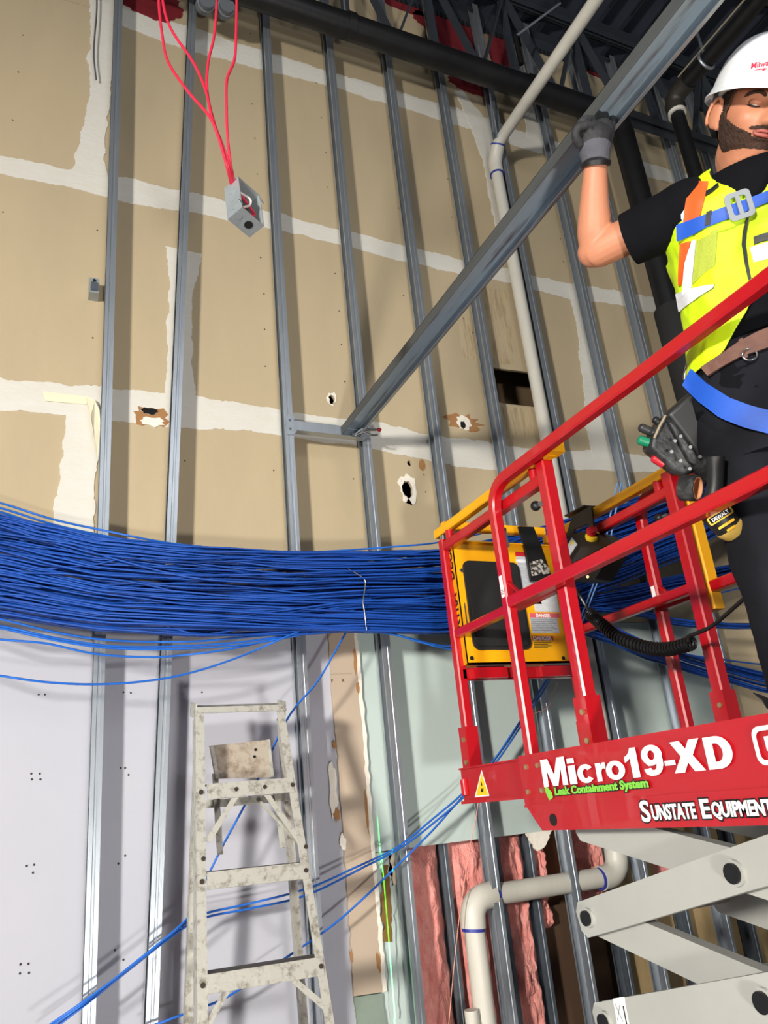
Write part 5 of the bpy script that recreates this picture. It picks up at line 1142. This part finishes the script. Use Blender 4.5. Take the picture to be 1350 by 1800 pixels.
# vest shell with V neck, arm holes and parted round hem
NA, NZ = 240, 170; vs = []; fs = []; Z0v, Z1v = 2.62, 3.135
def keep(a, z):
    da = abs(a-math.pi/2); rs = abs((a-math.pi+math.pi) % (2*math.pi)-math.pi)     # distance from the person's right side (a = pi)
    front = math.sin(a) > 0
    if front and da < .50 and z > 2.995+.14*da/.50: return False        # V neck
    for side in (0, math.pi):
        ds = abs((a-side+math.pi) % (2*math.pi)-math.pi)
        if z > 3.0 and ds < .30*min(1, (z-3.0)*30): return False                    # arm hole
    if front:
        hem = 2.665+.12*max(0, 1-da/.55)**1.2
        hem = max(hem, 2.662+.05*max(0, (da-1.25))) if da < 1.57 else hem
        return z > hem
    return z > 2.66
for j in range(NZ+1):
    z = Z0v+(Z1v-Z0v)*j/NZ
    for i in range(NA): vs.append(tor(2*math.pi*i/NA, z, .022+.012*min(1, max(0, (z-2.94)/.08)), .010, 1))
for j in range(NZ):
    for i in range(NA):
        a = 2*math.pi*(i+.5)/NA; z = Z0v+(Z1v-Z0v)*(j+.5)/NZ
        if keep(a, z): fs.append((j*NA+i, j*NA+(i+1) % NA, (j+1)*NA+(i+1) % NA, (j+1)*NA+i))
used = sorted({i for f in fs for i in f}); mp_ = {u: k2 for k2, u in enumerate(used)}
vest = link('safety_vest', [vs[u] for u in used], [tuple(mp_[i] for i in f) for f in fs], VEST, man, smooth=True)
sm = vest.modifiers.new('smooth_rim', 'SMOOTH'); sm.iterations = 22; so = vest.modifiers.new('t', 'SOLIDIFY'); so.thickness = .004; so.offset = 0
full = [(j*NA+i, j*NA+(i+1) % NA, (j+1)*NA+(i+1) % NA, (j+1)*NA+i) for j in range(NZ) for i in range(NA)]
vbvh = BVHTree.FromPolygons(vs, full); pbvh = BVHTree.FromPolygons(pts_.v, pts_.f)
def patch(name, eA, eB, mat, bvh, off=.004, th_=.003, nu=14, nv=5, par=None, smo=4):
    """cloth piece between two pixel edges, laid on the surface below"""
    def samp(E, t):
        L_ = [0]
        for p, q_ in zip(E, E[1:]): L_.append(L_[-1]+math.hypot(q_[0]-p[0], q_[1]-p[1]))
        s = t*L_[-1]
        for k2 in range(len(E)-1):
            if s <= L_[k2+1]+1e-9:
                u = (s-L_[k2])/(L_[k2+1]-L_[k2]); return (E[k2][0]+(E[k2+1][0]-E[k2][0])*u, E[k2][1]+(E[k2+1][1]-E[k2][1])*u)
        return E[-1]
    top = []; last = None
    for i in range(nu+1):
        p, q_ = samp(eA, i/nu), samp(eB, i/nu)
        for k2 in range(nv+1):
            v = k2/nv; px, py = p[0]+(q_[0]-p[0])*v, p[1]+(q_[1]-p[1])*v; h = hit(bvh, px, py)
            if h is None:
                if last is None: last = (aX(px, py, 1.6), -ray(px, py).normalized(), 0)
                dd = (last[0]-CAM).dot(FW); h = (aD(px, py, dd), last[1])
            last = h; top.append((h[0], h[1]))
    for _ in range(smo):
        new = []
        for i in range(nu+1):
            for k2 in range(nv+1):
                nb = [top[ii*(nv+1)+kk] for ii, kk in ((i-1, k2), (i+1, k2), (i, k2-1), (i, k2+1)) if 0 <= ii <= nu and 0 <= kk <= nv]
                p0_, m0_ = top[i*(nv+1)+k2]; dp = sum(((q_[0]-CAM).length for q_ in nb))/len(nb); dr_ = (p0_-CAM).normalized()
                new.append((CAM+dr_*((p0_-CAM).length*.4+dp*.6), (m0_+sum((q_[1] for q_ in nb), Vector())).normalized()))
        top = new
    n = (nu+1)*(nv+1); V_ = [p+m_*(off+th_) for p, m_ in top]+[p+m_*(off-.002) for p, m_ in top]; F_ = []
    for i in range(nu):
        for k2 in range(nv): a = i*(nv+1)+k2; f = (a, a+1, a+nv+2, a+nv+1); F_ += [f, tuple(n+x for x in f[::-1])]
    ring = [k2 for k2 in range(nv+1)]+[i*(nv+1)+nv for i in range(1, nu+1)]+[nu*(nv+1)+k2 for k2 in range(nv-1, -1, -1)]+[i*(nv+1) for i in range(nu-1, 0, -1)]
    for i in range(len(ring)): a, b_ = ring[i], ring[(i+1) % len(ring)]; F_.append((a, n+a, n+b_, b_))
    o = link(name, V_, F_, mat, par or man); shade(o, 50); return o
patch('orange_stripe', [(1214, 322), (1208, 360), (1203, 392)], [(1246, 322), (1240, 352), (1231, 386)], ORNG, vbvh, .005, par=vest)
patch('orange_stripe', [(1198, 428), (1197, 465), (1196, 502)], [(1216, 424), (1210, 465), (1199, 502)], ORNG, vbvh, .005, par=vest)
patch('reflective_stripe', [(1206, 324), (1200, 350), (1200, 385)], [(1214, 322), (1208, 360), (1203, 392)], REFL, vbvh, .005, par=vest)
patch('reflective_stripe', [(1218, 424), (1208, 465), (1204, 520)], [(1226, 421), (1222, 465), (1218, 505)], REFL, vbvh, .006, par=vest)
patch('reflective_stripe', [(1192, 516), (1215, 508), (1240, 503), (1258, 500)], [(1198, 548), (1212, 536), (1235, 520), (1256, 506)], REFL, vbvh, .005, par=vest)
patch('mesh_pocket', [(1226, 424), (1240, 412), (1262, 404)], [(1220, 500), (1236, 484), (1258, 468)], M('mesh_yellow', (176, 190, 62), .75, 0, (200, .6), None, col2=(140, 150, 50)), vbvh, .004, par=vest)
patch('pocket_flap', [(1226, 412), (1250, 402), (1290, 385)], [(1228, 424), (1252, 412), (1292, 398)], VEST, vbvh, .006, par=vest)
patch('black_piping', [(1241, 340), (1252, 334), (1264, 324)], [(1241, 347), (1254, 340), (1265, 330)], BLK, vbvh, .005, par=vest)
patch('zipper', [(1314, 378), (1305, 405), (1303, 430), (1308, 462), (1318, 505), (1322, 525)], [(1316, 378), (1311, 405), (1309, 430), (1314, 462), (1323, 505), (1326, 525)], BLK, vbvh, .005, nv=2, par=vest)
patch('radio_tab', [(1324, 418), (1340, 413), (1362, 409)], [(1325, 431), (1341, 426), (1362, 422)], M('dark_tab', (56, 58, 54), .6), vbvh, .005, par=vest)
patch('reflective_stripe', [(1318, 437), (1340, 430), (1370, 422)], [(1324, 463), (1342, 458), (1372, 452)], REFL, vbvh, .005, par=vest)
# harness
hs = patch('chest_strap', [(1192, 396), (1215, 388), (1240, 378), (1276, 365), (1310, 352), (1350, 336), (1380, 325)], [(1194, 424), (1218, 414), (1243, 400), (1280, 386), (1314, 372), (1352, 356), (1382, 345)], HBLUE, vbvh, .006, .004, 22)
patch('strap_keeper', [(1244, 373), (1252, 370)], [(1240, 398), (1250, 396)], M('keeper_black', (34, 36, 38), .5), vbvh, .009, par=hs)
q0 = hit(vbvh, 1297, 365); n0_ = q0[1]; rx = (CR-n0_*CR.dot(n0_)).normalized(); ry = n0_.cross(rx); ax_ = (rx*.95+ry*.28).normalized(); ay_ = n0_.cross(ax_)
bk = [(x, z) for x, z in rrect(-.030, .030, -.034, .034, .012)]; bi = [(x, z) for x, z in rrect(-.018, .018, -.022, .022, .006)]
vs2, fs2 = flat2d(bk, [bi], .007); link('buckle', [q0[0]+n0_*(.016+v.z)+ax_*v.x+ay_*v.y for v in vs2], fs2, M('buckle_grey', (176, 182, 186), .35, .5), hs)
B().bar(q0[0]+n0_*.016-ay_*.03, q0[0]+n0_*.016+ay_*.03, .01, .005, n0_).out('buckle_bar', MATS['buckle_grey'], hs)
ls = patch('leg_strap', [(1225, 650), (1250, 676), (1285, 700), (1320, 714), (1360, 726)], [(1212, 678), (1238, 708), (1270, 735), (1310, 752), (1360, 768)], HBLUE, pbvh, .016, .004, 18, 5, smo=14)
B().poly([aX(p[0], p[1], 1.54) for p in ((1213, 634), (1228, 640), (1238, 650), (1226, 668), (1212, 672), (1206, 660))], (.008, .004, 0)).out('hip_strap', HBLUE, ls)
B().tube(spline([aX(p[0], p[1], 1.535) for p in ((1213, 630), (1209, 640), (1205, 655), (1203, 668))], 4), .005, 8).out('d_ring', CHR, ls, 60)
bl = patch('belt', [(1240, 648), (1270, 626), (1300, 603), (1330, 586), (1365, 572)], [(1251, 663), (1278, 644), (1306, 628), (1338, 618), (1370, 606)], BELT, pbvh, .014, .006, 18, 4, smo=10)
patch('belt_loop', [(1299, 600), (1306, 596)], [(1308, 634), (1316, 630)], BELT, pbvh, .015, .004, 4, 4, bl); q0 = hit(pbvh, 1318, 626)
B().tube([q0[0]+q0[1]*.016+CR*(.018*math.cos(t))+CU*(.014*math.sin(t)) for t in [k2*math.pi/8 for k2 in range(17)]], .003, 8).out('belt_ring', CHR, bl, 60)
# ---- glove closing round the channel edge
gv = B(); GD = 2.10
def gp(px, py, dd=0): return aD(px, py, GD+dd)
gv.sphere(gp(1046, 244, .015), (.050, .034, .046), 18, 12, Matrix((CR, -FW, CU)).transposed())
gv.sphere(gp(1058, 232, .03), (.036, .032, .038), 14, 10, Matrix((CR, -FW, CU)).transposed())
limb(gv, [gp(1047, 276, 0), gp(1046, 262, .006), gp(1046, 245, .012)], [.034, .038, .044])
for pts3, r3 in (([(1026, 238, .0), (1019, 222, -.012), (1027, 211, -.012), (1041, 209, .004)], .0115),
                 ([(1042, 226, .01), (1040, 210, .016), (1046, 202, .030), (1054, 200, .048)], .0115),
                 ([(1060, 224, .02), (1060, 208, .034), (1063, 201, .050), (1067, 200, .066)], .0110),
                 ([(1073, 232, .03), (1076, 216, .044), (1076, 208, .060), (1076, 206, .074)], .0100),
                 ([(1020, 256, -.004), (1012, 240, -.020), (1015, 226, -.026), (1030, 222, -.020), (1042, 221, -.010)], .0120)):
    limb(gv, [gp(*p) for p in pts3], [r3*1.15]+[r3]*(len(pts3)-2)+[r3*.85], 5, 12)
    e_ = gp(*pts3[-1]); gv.sphere(e_, r3*.88, 10, 8)
go = gv.out('glove', GLV, man); rm = go.modifiers.new('remesh', 'REMESH'); rm.mode = 'VOXEL'; rm.voxel_size = .0035; rm.use_smooth_shade = True
cf = B(); limb(cf, [gp(1047, 288, 0), gp(1047, 276, .002), gp(1046, 262, .008)], [.037, .0385, .044], 5, 22); cf.out('glove_cuff', GLK, go, 60)
B().tube([WR+(EL-WR).normalized()*.006, WR+(EL-WR).normalized()*-.006], .0405, 22).out('cuff_band', BLK, go, 60)

# ---------------------------------------------------------------- tool pouch, tools, driver
def bev(o, w_=.008, seg=3): m_ = o.modifiers.new('bevel', 'BEVEL'); m_.width = w_; m_.segments = seg; m_.limit_method = 'NONE'; shade(o, 80); return o
def tp_(px, py, dd=0): return aD(px, py, 2.02+dd)
po = empty('tool_pouch', tp_(1200, 800), 'worn black leather tool pouch hanging at the hip of the worker', 'tool pouch')
bev(B().poly([tp_(*p, .0) for p in ((1215, 690), (1248, 672), (1262, 720), (1258, 790), (1236, 815), (1196, 760), (1172, 728))], FW*.05).out('back_panel', M('smooth_leather', (40, 41, 41), .45, 0, (8, .4)), po), .012)
bev(B().poly([tp_(*p, -.045) for p in ((1170, 728), (1186, 738), (1234, 806), (1228, 828), (1208, 836), (1192, 832), (1142, 790), (1146, 770))], FW*.07).out('pocket', LEA, po), .016, 4)
bev(B().poly([tp_(*p, -.062) for p in ((1174, 740), (1184, 742), (1236, 812), (1232, 826), (1212, 812))], FW*.03).out('pocket_fold', LEA, po), .009, 3)
B().tube(spline([tp_(1226, 812, -.05), tp_(1240, 828, -.05), tp_(1250, 840, -.045)], 5), [.024]*5+[.022]*5+[.017], 16).out('holster', LEA, po, 60)
B().tube(spline([tp_(1170, 730, -.06), tp_(1160, 748, -.06), tp_(1150, 770, -.06)], 5), .003, 6).out('stitched_edge', M('stitch_tan', (150, 136, 110), .8), po)
for px, py in ((1196, 767), (1213, 786), (1230, 803), (1186, 775), (1180, 794), (1196, 810), (1212, 824)): c = tp_(px, py, -.067); B().cyl(c, c-FW*.003, .0045, 10).out('rivet', M('rivet_grey', (150, 150, 148), .4, .6), po)
lo = empty('hammer_loop', tp_(1212, 858, -.05), 'scuffed black hammer loop with tan lining under the pouch', 'tool loop')
LP = spline([tp_(1210+17*math.cos(t), 858+20*math.sin(t), -.05) for t in [k2*math.pi/6 for k2 in range(12)]], 3)
cl_, ax3 = tp_(1213, 858, -.05), (CR*.62-FW*.78+CU*-.05).normalized()
u3 = CU; w3 = ax3.cross(u3).normalized(); u3 = w3.cross(ax3)
b_ = B(); n = 28; Ro, Ri, Lh = .030, .0265, .022
for (rad, mat, nm) in ((Ro, LEA, 'loop_outer'), (Ri, M('tan_lining', (214, 150, 104), .7), 'loop_lining')):
    b_ = B(); v_ = []
    for e3 in (-Lh, Lh):
        for k2 in range(n): t = 2*math.pi*k2/n; v_.append(cl_+ax3*e3+(u3*math.cos(t)*1.1+w3*math.sin(t)*.9)*rad)
    b_.add(v_, [(k2, (k2+1) % n, n+(k2+1) % n, n+k2) for k2 in range(n)]); o = b_.out(nm, mat, lo, 60)
    so = o.modifiers.new('t', 'SOLIDIFY'); so.thickness = .003
def handle(p0, p1, r_, mat, lab, name, d0=-.02):
    a, c = tp_(*p0, d0), tp_(*p1, d0); d = (c-a).normalized()
    tag(B().tube([a-d*r_*.7, a-d*r_*.4, a, c], [r_*.4, r_*.85, r_, r_], 14).out(name, mat, None, 60), lab, 'hand tool', 'tools in the pouch')
handle((1126, 774), (1160, 784), .0125, M('tool_green', (14, 120, 84), .4), 'green tool handle sticking out of the pouch', 'screwdriver')
handle((1128, 752), (1164, 768), .0115, M('tool_dark', (40, 40, 42), .45), 'long black tool handle sticking out of the pouch', 'screwdriver')
handle((1150, 806), (1166, 816), .011, M('tool_red', (180, 30, 44), .4), 'short red tool handle below the pouch', 'screwdriver')
handle((1152, 738), (1168, 752), .010, M('tool_black', (22, 22, 24), .5), 'small black marker with white tip in the pouch', 'marker')
# driver hanging below
dr = empty('impact_driver', aD(1270, 915, 1.90), 'yellow and black power driver hanging at the thigh behind the mid rail', 'power tool')
def dp_(px, py, dd=0): return aD(px, py, 1.90+dd)
a, c = dp_(1236, 882), dp_(1303, 946); d = (c-a).normalized()
DBL = M('driver_black', (26, 26, 26), .5); DYL = M('driver_yellow', (224, 172, 30), .5)
Lq = (c-a).length
B().tube([a, a+d*Lq*.1, a+d*Lq*.6, a+d*Lq*.72], [.022, .034, .036, .034], 22).out('motor_housing', DBL, dr, 60)
B().tube([a+d*Lq*.66, a+d*Lq*.70, a+d*Lq*.86], [.036, .037, .029], 22).out('nose_ring', M('driver_tan', (190, 156, 76), .5), dr, 60)
B().tube([a+d*Lq*.85, a+d*Lq*.97, a+d*Lq*1.0], [.027, .019, .012], 22).out('nose_cone', M('driver_nose', (176, 170, 158), .4, .5), dr, 60)
B().cyl(a+d*Lq*.98, a+d*(Lq+.05), .005, 10).out('bit', DBL, dr)
hd_ = B(); limb(hd_, [a+d*Lq*.2, a+d*Lq*.1+CU*.05+CR*.02, a+CU*.11+CR*.03], [.024, .02, .022], 5, 14); hd_.out('grip', DBL, dr, 60)
vw = (CAM-a).normalized(); sd_ = d.cross(vw).normalized()
if sd_.dot(CU) < 0: sd_ = -sd_
fnv = sd_.cross(d).normalized(); fnv = fnv if fnv.dot(vw) > 0 else -fnv
def dpt(s, t, h=.0365): r_ = min(.03, abs(t)); return a+d*(Lq*s)+sd_*t+fnv*math.sqrt(max(1e-6, h*h-t*t))
lab_d = (CR*.80+CU*.6).normalized()
xd_ = (d*.45+sd_*.9).normalized()
pc = dpt(.32, .004, .0375)
vs2, fs2 = flat2d(rrect(-.031, .031, -.011, .011, .005), [rrect(-.027, .027, -.0075, .0075, .003)], .0015)
xdd = (lab_d-fnv*lab_d.dot(fnv)).normalized(); ydd = fnv.cross(xdd)
link('badge_frame', [pc+fnv*(v.z+.001)+xdd*v.x+ydd*v.y for v in vs2], fs2, DYL, dr)
text('badge_text', 'DEWALT', WHITE, dr, pc-xdd*.022-ydd*.005+fnv*.001, xdd, ydd, .013, .0004, width=.044)
for k2, (s, w_) in enumerate(((.52, .042), (.64, .022))):
    q_ = dpt(s, .0, .0368); B().bar(q_-xdd*w_/2, q_+xdd*w_/2, .006, .003, fnv).out('vent_mark', DYL, dr)
